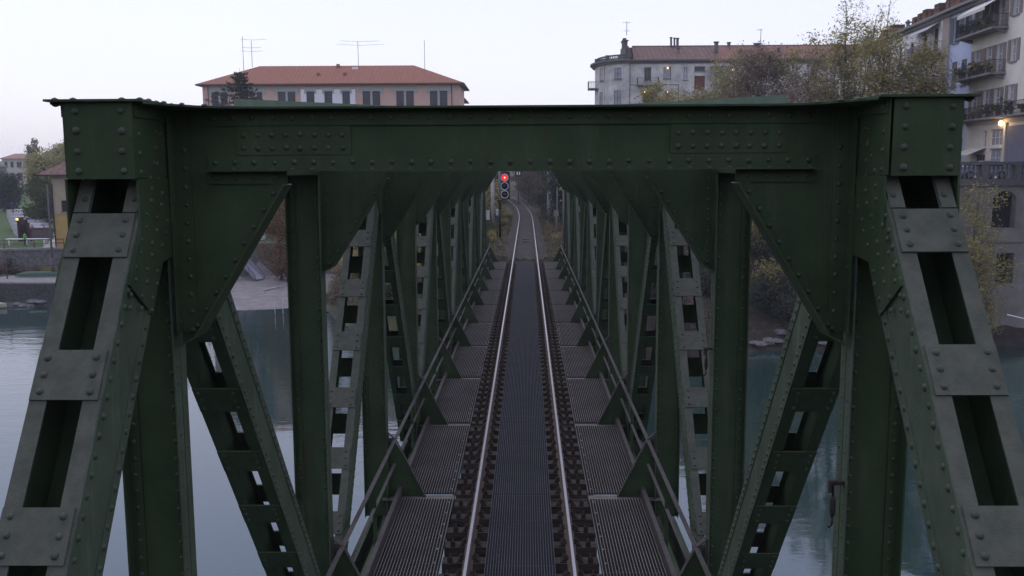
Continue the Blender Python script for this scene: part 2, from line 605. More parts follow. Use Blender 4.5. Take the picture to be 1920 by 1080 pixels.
# chords
for s in (-1, 1):
    m = MB()
    m.rm = 1
    ya, yb = 5.57 - Y0, node(NP - 1) + 0.55
    bx = lambda x0, x1, y0, y1, za, zb: m.box(min(s*x0, s*x1), max(s*x0, s*x1), y0, y1, za, zb)
    bx(XI - 0.013, XI, ya, yb, 5.41, 5.868)
    bx(XO, XO + 0.013, ya, yb, 5.41, 5.868)
    bx(XI - 0.09, XO + 0.10, ya - 0.05, yb, 5.870, 5.884)
    bx(XI + 0.002, XI + 0.09, ya + 0.9, yb, 5.40, 5.41)
    bx(XO - 0.09, XO - 0.002, ya + 0.9, yb, 5.40, 5.41)
    bx(XI - 0.085, XI - 0.014, ya + 0.012, yb, 5.856, 5.869)
    bx(XI - 0.026, XI - 0.014, ya + 0.012, yb, 5.78, 5.855)
    bx(XO + 0.014, XO + 0.09, ya + 0.012, yb, 5.856, 5.869)
    bx(XO + 0.014, XO + 0.026, ya + 0.012, yb, 5.78, 5.855)
    y = ya + 0.02
    while y < yb:
        for x in (XI - 0.055, XI + 0.06, XO - 0.05, XO + 0.06):
            m.rivet((s*x, y, 5.884), (0, 0, 1), 0.022, 8)
        m.rivet((s*(XO + 0.06), y, 5.856), (0, 0, -1), 0.022, 8)
        m.rivet((s*(XI - 0.026), y + 0.05, 5.815), (-s, 0, 0), 0.018, 8)
        y += 0.125
    tc_ = m.build('top_chord', [GREEN, RIVET], bridge)
    e = MB()
    e.rm = 1
    xe0, xe1 = (XI - 0.014, XO - 0.008) if s < 0 else (XI + 0.012, XO + 0.016)
    e.box(min(s*xe0, s*xe1), max(s*xe0, s*xe1), ya - 0.016, ya - 0.002, 5.405, 5.869)
    for x in (xe0 + 0.068, xe1 - 0.066):
        for z in (5.815, 5.695, 5.573, 5.452):
            e.rivet((s*x, ya - 0.016, z), (0, -1, 0), 0.023, 12)
    e.build('end_plate', [GREEN, RIVET], tc_)
    b = MB()
    b.rm = 1
    bx2 = lambda x0, x1, y0, y1, za, zb: b.box(min(s*x0, s*x1), max(s*x0, s*x1), y0, y1, za, zb)
    yA, yB = -0.3, node(NP) + 0.3
    bx2(XI + 0.02, XI + 0.034, yA, yB, -1.05, -0.60)
    bx2(XO - 0.034, XO - 0.02, yA, yB, -1.05, -0.60)
    for zz in (-0.599, -1.063):
        bx2(XI + 0.02, XI + 0.12, yA, yB, zz, zz + 0.012)
        bx2(XO - 0.12, XO - 0.02, yA, yB, zz, zz + 0.012)
    y = yA + 0.2
    while y < yB:
        bx2(XI + 0.03, XO - 0.03, y, y + 0.3, -1.075, -1.064)
        y += 0.9
    b.build('bottom_chord', [GREEN], bridge)
    # hip gusset on the inner side of the end post
    g = MB()
    g.rm = 1
    dy = 0 if s < 0 else -0.12
    pl = [(5.575, 5.405), (5.575 + dy*0.2, 5.095), (5.37 + dy, 4.775), (5.675 + dy, 4.545), (5.885 + dy, 4.86), (6.04, 4.885), (6.04, 5.405)]
    g.prism([(s*(XI - 0.009), y - Y0, z) for y, z in pl], (-s*0.014, 0, 0))
    xg = XI - 0.023
    # staggered rows that follow the end post
    for r_ in range(11):
        z = 5.34 - r_*0.078
        yf = (5.36 + 0.63*(z - 4.81)) if s < 0 else (5.24 + 0.735*(z - 4.81))
        for c_ in range(3):
            zz = z - 0.03*c_
            y = yf + 0.08 + c_*0.155 + (0.03 if r_ % 2 else 0)
            if y < 6.0 and zz > 4.56 + 0.35*max(0, 5.62 + dy - y)*0.8 and (y > 5.6 or zz < 5.15) and not (y > 5.86 + dy and zz < 4.9):
                g.rivet((s*xg, y - Y0, zz), (-s, 0, 0), 0.018, 8)
    for q in range(5):
        g.rivet((s*(XI - 0.014), 5.64 - Y0, 5.79 - 0.115*q), (-s, 0, 0), 0.018, 8)
        g.rivet((s*(XI - 0.014), 5.9 - Y0, 5.70 - 0.1*q), (-s, 0, 0), 0.018, 8)
    g.build('gusset_plate', [GREEN, RIVET], bridge)
    g = MB()
    g.prism([(s*(XO + 0.014), y - Y0, z) for y, z in pl], (s*0.013, 0, 0))
    g.build('gusset_plate', [GREEN, RIVET], bridge)
    # gussets at the other chord joints
    gm = MB()
    gm.prism([(s*(XI - 0.012), y, z) for y, z in ((-0.75, 5.4), (-0.4, 4.75), (0.4, 4.75), (0.75, 5.4))], (-s*0.012, 0, 0))
    gt = gm.mesh('gusset_plate', [GREEN])
    for k in range(3, NP, 2):
        link('gusset_plate', gt, bridge, (0, node(k), 0))
    gb = MB()
    gb.prism([(s*(XI - 0.012), y, z) for y, z in ((-0.8, -0.5), (-0.45, 0.35), (0.45, 0.35), (0.8, -0.5))], (-s*0.012, 0, 0))
    gbm = gb.mesh('gusset_plate', [GREEN])
    for k in range(0, NP + 1, 2):
        link('gusset_plate', gbm, bridge, (0, node(k), 0))


def sway(portal):
    m = MB()
    m.rm = 1
    zt, zb, tip, zk = 5.855, 5.36, 1.505, 4.27
    xw = XI - 0.005 if not portal else XI - 0.03
    half = [(0, zb), (tip, zb), (xw - 0.12, zk + 0.06), (xw, zk), (xw, zt), (0, zt)]
    # one web, left to right, as a closed outline
    outl = [(x, z) for x, z in half[1:5]] + [(-x, z) for x, z in half[1:5][::-1]]
    # split in three convex pieces
    zc = 5.449
    m.prism([(-xw, -0.006, zc), (xw, -0.006, zc), (xw, -0.006, zt), (-xw, -0.006, zt)], (0, 0.012, 0))
    for s in (-1, 1):
        m.prism([(s*tip, -0.006, zc - 0.001), (s*tip, -0.006, zb), (s*(xw - 0.12), -0.006, zk + 0.06), (s*xw, -0.006, zk), (s*xw, -0.006, zc - 0.001)], (0, 0.012, 0))
        # edge flange
        p0, p1 = Vector((s*tip, 0, zb)), Vector((s*(xw - 0.12), 0, zk + 0.06))
        m.bar(p0, p1, 0.21, 0.013, (0, 1, 0))
        m.bar(p1, Vector((s*xw, 0, zk)), 0.21, 0.013, (0, 1, 0))
        d = (p1 - p0).normalized()
        nrm = Vector((s*abs(d.z), 0, abs(d.x)))
        q0 = p0 + nrm*0.045
        m.bar(q0 + Vector((0, -0.012, 0)), p1 + nrm*0.045 + Vector((0, -0.012, 0)), 0.011, 0.085, (0, 1, 0))
        n = 9
        for i in range(n):
            m.rivet(q0 + d*(0.1 + i*((p1 - p0).length - 0.15)/(n - 1)) + Vector((0, -0.018, 0)), (0, -1, 0), 0.018, 8)
        z = zk + 0.1
        while z < zt - 0.15:
            m.rivet((s*(xw - 0.075), -0.018, z), (0, -1, 0), 0.018, 8)
            if portal:
                m.rivet((s*(xw - 0.006), -0.06, z + 0.06), (-s, 0, 0), 0.016, 8)
            z += 0.122
        m.box(min(s*(xw - 0.115), s*(xw - 0.002)), max(s*(xw - 0.115), s*(xw - 0.002)), -0.018, -0.006, zk + 0.08, zt - 0.013)
        if portal:
            m.box(min(s*(xw - 0.012), s*xw), max(s*(xw - 0.012), s*xw), -0.11, -0.018, zk + 0.08, zt - 0.013)
    if portal:
        # flanges, splice plates
        m.box(-xw + 0.12, xw - 0.12, -0.02, -0.006, zt - 0.105, zt - 0.013)
        m.box(-2.03, 2.03, -0.02, -0.006, 5.462, 5.552)
        m.box(-2.03, 2.03, -0.10, -0.006, 5.449, 5.461)
        m.box(-2.03, -1.507, -0.02, -0.0062, 5.364, 5.448)
        m.box(1.507, 2.03, -0.02, -0.0062, 5.364, 5.448)
        m.box(-1.5, 1.5, 0.006, 0.10, 5.449, 5.461)
        for a in (-1, 1):
            x0, x1 = sorted((a*1.065, a*1.83))
            m.box(x0, x1, -0.0175, -0.006, 5.556, 5.746)
            for i in range(8):
                for z in (5.69, 5.602):
                    m.rivet((a*(1.12 + i*0.095), -0.0175, z), (0, -1, 0), 0.020, 10)
        for i in range(31):
            x = -1.98 + i*0.132
            m.rivet((x, -0.02, 5.506), (0, -1, 0), 0.019, 10)
            m.rivet((x, -0.02, 5.80), (0, -1, 0), 0.019, 10)
            if abs(x) > 1.53:
                m.rivet((x, -0.02, 5.405), (0, -1, 0), 0.018, 8)
            m.rivet((x, -0.06, 5.461), (0, 0, 1), 0.016, 8)
        # cover plate with flared ends
        pts = [(-2.2, -0.62), (-2.11, -0.42), (-2.0, -0.25), (-1.85, -0.15), (-1.6, -0.115), (1.6, -0.115), (1.85, -0.15), (2.0, -0.25), (2.11, -0.42), (2.2, -0.62), (2.2, 0.62), (2.11, 0.42), (2.0, 0.25), (1.85, 0.15), (1.6, 0.115), (-1.6, 0.115), (-1.85, 0.15), (-2.0, 0.25), (-2.11, 0.42), (-2.2, 0.62)]
        L = pts[:5] + pts[15:]
        Rr = pts[5:15]
        z = zt + 0.001
        m.prism([(x, y, z) for x, y in L], (0, 0, 0.013))
        m.prism([(x, y, z) for x, y in Rr], (0, 0, 0.013))
        m.prism([(-1.6, -0.115, z), (1.6, -0.115, z), (1.6, 0.115, z), (-1.6, 0.115, z)], (0, 0, 0.013))
        for a in (-1, 1):
            for x, y in ((2.12, -0.5), (2.06, -0.36), (1.97, -0.22), (1.86, -0.11), (1.74, -0.07)):
                m.rivet((a*x, y, z + 0.013), (0, 0, 1), 0.02, 8)
    else:
        m.box(-xw, xw, -0.1, 0.1, zt, zt + 0.012)
        m.box(-tip, tip, -0.1, 0.1, zc - 0.013, zc - 0.001)
    return m.mesh('sway_frame', [GREEN, RIVET])


pf = sway(True)
link('portal_frame', pf, bridge, (0, node(1), 0))
fp = link('portal_frame', pf, bridge, (0, node(NP - 1), 0))
fp.rotation_euler = (0, 0, math.pi)
sw = sway(False)
for k in range(2, NP - 1):
    link('sway_frame', sw, bridge, (0, node(k), 0))
# top lateral bracing, flat angle with its leg up
for a in (-1, 1):
    m = MB()
    p, q = Vector((a*2.05, 0.72, 5.9)), Vector((-a*2.05, P - 0.5, 5.9))
    d = (q - p).normalized()
    n = Vector((-d.y, d.x, 0))
    m.bar(p, q, 0.11, 0.012, n)
    m.bar(p + n*0.05 + Vector((0, 0, 0.047 if a < 0 else 0.049)), q + n*0.05 + Vector((0, 0, 0.047)), 0.012, 0.082, n)
    m.rm = 0
    for i in range(5):
        m.rivet(p + d*(0.1 + 0.09*i) + Vector((0, 0, 0.006)), (0, 0, 1), 0.02, 8)
    me = m.mesh('lateral_brace', [LIGHTGR])
    for k in range(1, NP - 1):
        link('lateral_brace', me, bridge, (0, node(k), -0.002*(a > 0)))
# deck: cross beams, stringers, gratings
cb = MB()
cb.box(-2.4, 2.4, -0.006, 0.006, -0.78, -0.20)
cb.box(-2.4, -1.16, -0.12, 0.10, -0.186, -0.168)
cb.box(1.16, 2.4, -0.12, 0.10, -0.186, -0.168)
cb.box(-1.159, 1.159, -0.12, 0.10, -0.44, -0.426)
cb.box(-2.4, 2.4, -0.12, 0.12, -0.80, -0.785)
cbm = cb.mesh('cross_beam', [mat('pale_beam_paint', (0.10, 0.10, 0.085), 0.8, vscale=9, col2=(0.17, 0.16, 0.14))])
for k in range(0, NP + 1):
    link('cross_beam', cbm, bridge, (0, node(k), 0))
for s in (-1, 1):
    m = MB()
    x = s*0.76
    m.box(x - 0.14, x + 0.14, 0, P*NP, -0.425, -0.41)
    m.box(x - 0.006, x + 0.006, 0.02, P*NP - 0.02, -0.80, -0.426)
    m.box(x - 0.12, x + 0.12, 0, P*NP, -0.784, -0.775)
    m.build('stringer', [GREEN], bridge)
    m = MB()
    for x in (1.175, 2.05):
        m.box(min(s*x, s*x + s*0.02), max(s*x, s*x + s*0.02), 0.1, P*NP, -0.31, -0.17)
    m.build('walkway_bearer', [GREEN], bridge)
    # walkway gratings, one per panel
    m = MB()
    n = 19
    xa, xb = 1.165, 2.035
    for i in range(n + 1):
        x = s*(xa + (xb - xa)*i/n)
        m.box(x - 0.004, x + 0.004, 0.115, P - 0.135, -0.168, -0.125)
    y = 0.13
    m.m = 1
    while y < P - 0.13:
        m.box(min(s*xa, s*xb), max(s*xa, s*xb), y - 0.004, y + 0.004, -0.164, -0.131)
        y += 0.055
    for y in (0.2, P/3, 2*P/3, P - 0.2):
        m.box(min(s*xa, s*xb), max(s*xa, s*xb), y - 0.02, y + 0.02, -0.1675, -0.142)
    m.m = 0
    for i in range(9):
        m.rivet((s*(xa + 0.06), 0.3 + i*0.48, -0.125), (0, 0, 1), 0.02, 6, 0.9)
    me = m.mesh('walkway_grating', [GRATE, CROSSB])
    for k in range(NP):
        link('walkway_grating', me, bridge, (0, node(k), 0))
    # kick plate, hand rail, mid rail
    m = MB()
    m.bar((s*2.06, 0, -0.06), (s*2.10, 0, -0.06), 0.01, 0.01)
    m = MB()
    m.box(min(s*2.055, s*2.067), max(s*2.055, s*2.067), 0.1, P*NP, -0.165, 0.02)
    m.box(min(s*2.067, s*2.125), max(s*2.067, s*2.125), 0.1, P*NP, 0.010, 0.020)
    m.build('kick_plate', [RAILB], bridge)
    for nm, z, h in (('hand_rail', 0.87, 0.06), ('mid_rail', 0.47, 0.05)):
        m = MB()
        for k in range(NP):
            if nm == 'mid_rail':
                m.box(s*2.165 - h/2, s*2.165 + h/2, node(k) + 0.1, node(k + 1) - 0.1, z - 0.008, z)
            else:
                m.box(s*2.165 - h/2, s*2.165 + h/2, node(k) + 0.004, node(k + 1) - 0.004, z - 0.008, z)
            xx = s*2.165 + s*(h/2 - 0.004)
            m.box(xx - 0.003, xx + 0.003, node(k) + 0.1, node(k + 1) - 0.1, z - 0.055, z - 0.0085)
        m.build(nm, [RAILB], bridge)
    m = MB()
    m.box(min(s*2.14, s*2.20), max(s*2.14, s*2.20), -0.004, 0.004, -0.3, 0.86)
    m.box(min(s*2.194, s*2.20), max(s*2.194, s*2.20), 0.0045, 0.05, -0.3, 0.855)
    me = m.mesh('railing_post', [GREEN])
    for k in range(NP):
        link('railing_post', me, bridge, (0, node(k) + P*0.52, 0))
    # triangular outrigger brackets
    m = MB()
    m.prism([(s*1.68, -0.005, -0.165), (s*2.29, -0.005, -0.165), (s*2.29, -0.005, 0.8), (s*2.19, -0.005, 0.865)], (0, 0.01, 0))
    m.m = 1
    m.bar((s*1.66, 0, -0.165), (s*2.175, 0, 0.885), 0.075, 0.011, (0, 1, 0))
    m.bar((s*2.165, -0.01, 0.865), (s*2.31, 0, 0.985), 0.08, 0.01, (0, 1, 0))
    m.box(min(s*2.27, s*2.294), max(s*2.27, s*2.294), -0.104, -0.03, 0.72, 1.0)
    m.bar((s*2.20, -0.03, 0.84), (s*2.29, -0.03, 0.84), 0.05, 0.09, (0, 1, 0))
    m.rm = 0
    m.rivet((s*2.23, -0.05, 0.86), (0, -1, 0), 0.02, 6)
    m.rivet((s*2.26, -0.05, 0.83), (0, -1, 0), 0.02, 6)
    me = m.mesh('railing_bracket', [GREEN, RAILB])
    for k in range(0, NP + 1):
        link('railing_bracket', me, bridge, (0, node(k) + 0.03, 0))
m = MB()
n = 26
for i in range(n + 1):
    x = -0.495 + 0.99*i/n
    m.box(x - 0.0028, x + 0.0028, 0.01, P - 0.01, -0.155, -0.115)
y = 0.02
m.m = 1
while y < P - 0.01:
    m.box(-0.495, 0.495, y - 0.003, y + 0.003, -0.15, -0.12)
    y += 0.04
for i in range(8):
    y = 0.28 + 0.561*i
    m.box(-0.495, 0.495, y + 0.243, y + 0.249, -0.154, -0.122)
for i in (1, 3, 5, 7):
    for x in (-0.33, 0.33):
        m.rivet((x, 0.28 + 0.561*i, -0.115), (0, 0, 1), 0.022, 6, 0.9)
me = m.mesh('centre_grating', [GRATE2, CROSSC])
for k in range(NP):
    link('centre_grating', me, bridge, (0, node(k), 0))
# lever hooks hung on two right hand posts are separate things
for (px, py, k, lab) in ((1568, 890, 1, 'rusty hook and turnbuckle hanging on the nearest right post of the bridge'), (1327, 655, 2, 'rusty hook hanging on the second right post of the bridge')):
    y = Y0 + node(k)
    q = at(px, py, y - 0.1)
    if k == 1:
        q = at(px, py, y + 0.1)
    m = MB()
    x1 = XI - 0.001
    z = q.z
    yy = y - 0.06
    m.box(x1 - 0.10, x1, yy - 0.02, yy + 0.02, z - 0.012, z + 0.012)
    m.box(x1 - 0.10, x1 - 0.085, yy - 0.02, yy + 0.02, z - 0.07, z - 0.0125)
    m.tube([(x1 - 0.07, yy, z - 0.013), (x1 - 0.07, yy, z - 0.11)], 0.009, 8)
    m.tube([(x1 - 0.07, yy, z - 0.10), (x1 - 0.07, yy, z - 0.13), (x1 - 0.07, yy, z - 0.22), (x1 - 0.07, yy, z - 0.25)], [0.01, 0.02, 0.02, 0.01], 8)
    m.tube([(x1 - 0.07, yy, z - 0.25), (x1 - 0.07, yy, z - 0.30), (x1 - 0.085, yy, z - 0.325), (x1 - 0.10, yy, z - 0.31)], 0.009, 6)
    m.rm = 0
    for i in (0.03, 0.06):
        m.rivet((x1 - i, yy - 0.02, z), (0, -1, 0), 0.016, 6)
    tag(m.build('hanging_hook', [mat('dark_iron_hook', (0.022, 0.017, 0.015), 0.8, vscale=20, col2=(0.04, 0.03, 0.025))]), lab, 'hook')

# ================================================================== THE TRACK
def track_x(Y):                                # centre line; straight on the bridge, then bends left
    return 0.0 if Y < 98 else -((Y - 98)**2)/1850.0


track = thing('railway_track', 'single railway track with polished rails crossing the bridge and bending left', 'railway track', (0, 0, 0))
ys = [-3 + i*3.0 for i in range(35)] + [102 + 2.5*i for i in range(60)]
for s in (-1, 1):
    m = MB()
    prof = [(-0.075, -0.172, 0), (-0.075, -0.158, 0), (-0.014, -0.135, 0), (-0.010, -0.05, 0), (-0.036, -0.038, 0), (-0.036, -0.008, 0), (-0.021, 0, 1), (0.021, 0, 0), (0.036, -0.008, 0), (0.036, -0.038, 0), (0.010, -0.05, 0), (0.014, -0.135, 0), (0.075, -0.158, 0), (0.075, -0.172, 0)]
    k = len(prof)
    for i, Y in enumerate(ys):
        sl2 = (track_x(Y + 0.5) - track_x(Y - 0.5))
        for x, z, _ in prof:
            o = s*0.7525 + x
            m.v.append((track_x(Y) + o, Y - o*sl2, z))
        if i:
            for j in range(k - 1):
                m.m = prof[j][2]
                a = (i - 1)*k + j
                m.face((a, a + 1, a + k + 1, a + k))
    m.build('rail', [mat('brown_rail_side', (0.075, 0.052, 0.04), 0.8, spec=0.2, vscale=14, col2=(0.115, 0.085, 0.068)), SHINE], track)
m = MB()
m.hexa([(-1.15, -0.12, -0.405), (1.15, -0.12, -0.405), (1.15, 0.12, -0.405), (-1.15, 0.12, -0.405), (-1.15, -0.115, -0.19), (1.15, -0.115, -0.19), (1.15, 0.115, -0.19), (-1.15, 0.115, -0.19)])
slm = [m.mesh('sleeper', [WOOD])]
for q in range(3):
    m2 = MB()
    e1, e2_ = rnd.uniform(-0.03, 0.02), rnd.uniform(-0.02, 0.03)
    m2.hexa([(-1.15 + e1, -0.12, -0.405), (1.15 + e2_, -0.12, -0.405), (1.14 + e2_, 0.115, -0.405), (-1.15 + e1, 0.12, -0.405), (-1.15 + e1, -0.115, -0.19), (1.15 + e2_, -0.112, -0.192), (1.14 + e2_, 0.115, -0.19), (-1.15 + e1, 0.11, -0.191)])
    slm.append(m2.mesh('sleeper', [WOOD]))
fst = {}
for s in (-1, 1):
    m = MB()
    x = s*0.7525
    m.box(x - 0.17, x + 0.17, -0.085, 0.085, -0.189, -0.173)
    for a in (-1, 1):
        m.box(x + a*0.075 - 0.02, x + a*0.075 + 0.02, -0.06, 0.06, -0.158 + 0.001, -0.135)
        for y in (-0.05, 0.05):
            m.lathe((x + a*0.125, y, -0.173), [(0.022, 0), (0.022, 0.022), (0.012, 0.024), (0.012, 0.06)], 6)
        m.lathe((x + a*0.09, 0, -0.14), [(0.024, 0), (0.024, 0.03), (0.012, 0.032), (0.012, 0.065)], 6)
    # hook bolt bracket out on the sleeper end
    xb = s*1.02
    m.box(xb - 0.035, xb + 0.035, -0.10, 0.03, -0.189, -0.17)
    m.box(xb - 0.035, xb + 0.035, -0.10, -0.085, -0.169, -0.10)
    m.lathe((xb, 0.0, -0.17), [(0.024, 0), (0.024, 0.03), (0.012, 0.032), (0.012, 0.08)], 6)
    fst[s] = m.mesh('rail_fastening', [RUST])
ysl = Y0 + 0.3
i = 0
while ysl < 55.2:
    o = link('sleeper', slm[i % 4], track, (0, ysl, 0))
    for s in (-1, 1):
        link('rail_fastening', fst[s], o)
    ysl += P/8
    i += 1
m = MB()
Y = 55.9
while Y < 175:
    x = track_x(Y)
    m.box(x - 1.2, x + 1.2, Y - 0.12, Y + 0.12, -0.30, -0.20)
    Y += 0.6
o = m.build('ballast_sleepers', [mat('dusty_sleeper', (0.06, 0.052, 0.046), 0.9, vscale=3, col2=(0.11, 0.098, 0.088))], track)
o['kind'] = 'stuff'
# ================================================================== WATER
wm = bpy.data.materials.new('river_water')
wm.use_nodes = True
t = wm.node_tree
b = t.nodes['Principled BSDF']
b.inputs['Base Color'].default_value = (0.018, 0.044, 0.040, 1)
b.inputs['Roughness'].default_value = 0.04
b.inputs['IOR'].default_value = 1.85
b.inputs['Specular Tint'].default_value = (0.76, 0.83, 1.0, 1)
g = t.nodes.new('ShaderNodeNewGeometry')
hs = []
for sc, st, wgt in (((0.35, 0.9, 1), 1.0, 1.0), ((1.6, 3.2, 1), 1.0, 0.35)):
    mp = t.nodes.new('ShaderNodeMapping')
    mp.inputs['Scale'].default_value = sc
    mp.inputs['Rotation'].default_value = (0, 0, 0.15)
    t.links.new(g.outputs['Position'], mp.inputs['Vector'])
    n = t.nodes.new('ShaderNodeTexNoise')
    n.inputs['Scale'].default_value = st
    n.inputs['Detail'].default_value = 4
    t.links.new(mp.outputs[0], n.inputs['Vector'])
    ml = t.nodes.new('ShaderNodeMath')
    ml.operation = 'MULTIPLY'
    ml.inputs[1].default_value = wgt
    t.links.new(n.outputs['Fac'], ml.inputs[0])
    hs.append(ml)
a = t.nodes.new('ShaderNodeMath')
t.links.new(hs[0].outputs[0], a.inputs[0])
t.links.new(hs[1].outputs[0], a.inputs[1])
# calm patches and riffled patches
n = t.nodes.new('ShaderNodeTexNoise')
n.inputs['Scale'].default_value = 0.045
n.inputs['Detail'].default_value = 3
t.links.new(g.outputs['Position'], n.inputs['Vector'])
mr = t.nodes.new('ShaderNodeMapRange')
mr.inputs['From Min'].default_value = 0.42
mr.inputs['From Max'].default_value = 0.62
mr.inputs['To Min'].default_value = 0.02
mr.inputs['To Max'].default_value = 0.12
t.links.new(n.outputs['Fac'], mr.inputs['Value'])
bp = t.nodes.new('ShaderNodeBump')
bp.inputs['Distance'].default_value = 0.25
t.links.new(mr.outputs[0], bp.inputs['Strength'])
t.links.new(a.outputs[0], bp.inputs['Height'])
t.links.new(bp.outputs[0], b.inputs['Normal'])
WL = -8.5
m = MB()
m.poly([(-900, -400, WL), (900, -400, WL), (900, 130, WL), (-900, 130, WL)])
tag(m.build('river_water', [wm]), kind='structure')
# ================================================================== GROUND
def lerp(a, b, t):
    return a + (b - a)*t


def interp(x, xs, ysv):
    if x <= xs[0]:
        return ysv[0]
    for i in range(1, len(xs)):
        if x <= xs[i]:
            return lerp(ysv[i - 1], ysv[i], (x - xs[i - 1])/(xs[i] - xs[i - 1]))
    return ysv[-1]


def sstep(a, b, x):
    t = min(1, max(0, (x - a)/(b - a)))
    return t*t*(3 - 2*t)


def noise2(x, y):
    return (math.sin(x*0.73 + 1.3*math.sin(y*0.51)) + math.sin(y*0.91 + 1.7*math.sin(x*0.37)) + 0.5*math.sin(x*2.1 + y*1.7))/2.5


def shore(X):
    return interp(X, [-300, -110, -60, -40, -28, -22, -15, -8, -5, 5, 9, 19, 37, 60, 300], [112, 100, 93.5, 91.5, 90, 92.5, 79, 70, 62, 60, 64, 69.5, 71, 73, 84])


def wallY(X):                                   # line of the left quay wall
    return interp(X, [-300, -60, -30, -18], [120, 103, 112, 112])


def ground(X, Y):
    D = Y - shore(X) + 0.9*noise2(X*0.5, Y*0.5)
    n = noise2(X, Y)
    if D < 0:
        return WL + max(-4, D*0.5)
    # left town side
    if X < -42:
        hl = WL + interp(D, [0, 1.5, 4, 9], [0, 0.9, 2.1, 2.4])
    else:
        hl = WL + D*0.055 + max(0, 1 - abs(D - 19)/6)*0.2*n
    wy = wallY(X)
    town = -3.55 + 0.030*max(0, Y - 135) + 0.02*n
    if X < -42 and D > 0:
        hl += 0.35*noise2(X*2.3, Y*2.1)
    hl = town if Y > wy + 0.3 else hl + (0.5*n if X < -42 and Y > wy - 6 else 0)
    # wooded banks near the bridge
    hb = WL + min(D*0.42, 8.2) + 0.35*n + 0.012*max(0, Y - 90)
    hr = WL + min(D*0.55, 13.0) + 0.35*n
    if X > 31.5 and Y > 74.2 + 0.03*(X - 36):
        hr = 4.55
    elif X > 31.5:
        hr = WL + min(D*0.9, 2.8) + 0.3*n
    a = sstep(-22, -15, X)
    h = lerp(hl, hb, a)
    b = sstep(6, 14, X)
    h = lerp(h, hr, b) if X < 31.5 else hr
    # railway embankment
    xx = abs(X - track_x(Y))
    e = -0.36 - max(0, xx - 3.4)*0.75
    if Y > 54:
        h = max(h, e) if xx > 3.4 else e + 0.02*n
        if 0 < xx < 3.4:
            h = -0.36 + 0.03*noise2(X*3, Y*3)
    return h


def axis(lo, hi, pts):
    out, x = [], lo
    while x < hi:
        out.append(x)
        st = pts[-1][1]
        for lim, stp in pts:
            if abs(x) < lim:
                st = stp
                break
        x += st
    return out + [hi]


gx = axis(-420, 420, [(6, 0.8), (44, 1.5), (75, 2.5), (140, 6), (999, 25)])
gy = []
y = 53.0
while y < 1500:
    gy.append(y)
    y += 0.75 if y < 120 else 2.5 if y < 180 else 12 if y < 330 else 80
m = MB()
W_ = len(gx)
for y in gy:
    for x in gx:
        m.v.append((x, y, ground(x, y)))
m.smooth = True
for j in range(len(gy) - 1):
    for i in range(W_ - 1):
        m.face((j*W_ + i, j*W_ + i + 1, (j + 1)*W_ + i + 1, (j + 1)*W_ + i))
gm = bpy.data.materials.new('ground_earth_grass_sand')
gm.use_nodes = True
t = gm.node_tree
b = t.nodes['Principled BSDF']
b.inputs['Roughness'].default_value = 0.95
b.inputs['Specular IOR Level'].default_value = 0.1
g = t.nodes.new('ShaderNodeNewGeometry')
sx = t.nodes.new('ShaderNodeSeparateXYZ')
t.links.new(g.outputs['Position'], sx.inputs[0])


def ramp(src, stops):
    r = t.nodes.new('ShaderNodeValToRGB')
    e = r.color_ramp.elements
    e[0].position, e[0].color = stops[0][0], (*stops[0][1], 1)
    e[1].position, e[1].color = stops[-1][0], (*stops[-1][1], 1)
    for p, c in stops[1:-1]:
        q = e.new(p)
        q.color = (*c, 1)
    t.links.new(src, r.inputs[0])
    return r.outputs[0]


def nz(scale, det=6, src=None):
    n = t.nodes.new('ShaderNodeTexNoise')
    n.inputs['Scale'].default_value = scale
    n.inputs['Detail'].default_value = det
    n.inputs['Roughness'].default_value = 0.65
    t.links.new(g.outputs['Position'], n.inputs['Vector'])
    return n.outputs['Fac']


def mixc(f, a, b_):
    mx = t.nodes.new('ShaderNodeMix')
    mx.data_type = 'RGBA'
    t.links.new(f, mx.inputs[0])
    t.links.new(a, mx.inputs[6])
    t.links.new(b_, mx.inputs[7])
    return mx.outputs[2]


def mrange(src, a, b_):
    mr = t.nodes.new('ShaderNodeMapRange')
    mr.inputs['From Min'].default_value = a
    mr.inputs['From Max'].default_value = b_
    t.links.new(src, mr.inputs['Value'])
    return mr.outputs[0]


grass = ramp(nz(0.5), [(0.3, (0.05, 0.06, 0.03)), (0.5, (0.075, 0.085, 0.035)), (0.7, (0.10, 0.085, 0.06))])
earth = ramp(nz(1.6), [(0.3, (0.032, 0.027, 0.023)), (0.52, (0.058, 0.048, 0.041)), (0.72, (0.098, 0.084, 0.074))])
sand = ramp(nz(0.9), [(0.3, (0.17, 0.155, 0.155)), (0.7, (0.29, 0.265, 0.265))])
lawn = ramp(nz(0.35), [(0.3, (0.055, 0.09, 0.035)), (0.7, (0.09, 0.13, 0.05))])
f1 = mrange(nz(0.25, 5), 0.46, 0.56)
base = mixc(f1, earth, grass)
# ballast bed round the track: only near x = 0 on the straight
ab = t.nodes.new('ShaderNodeMath')
ab.operation = 'ABSOLUTE'
t.links.new(sx.outputs['X'], ab.inputs[0])
base = mixc(mrange(ab.outputs[0], 2.6, 2.0), base, earth)
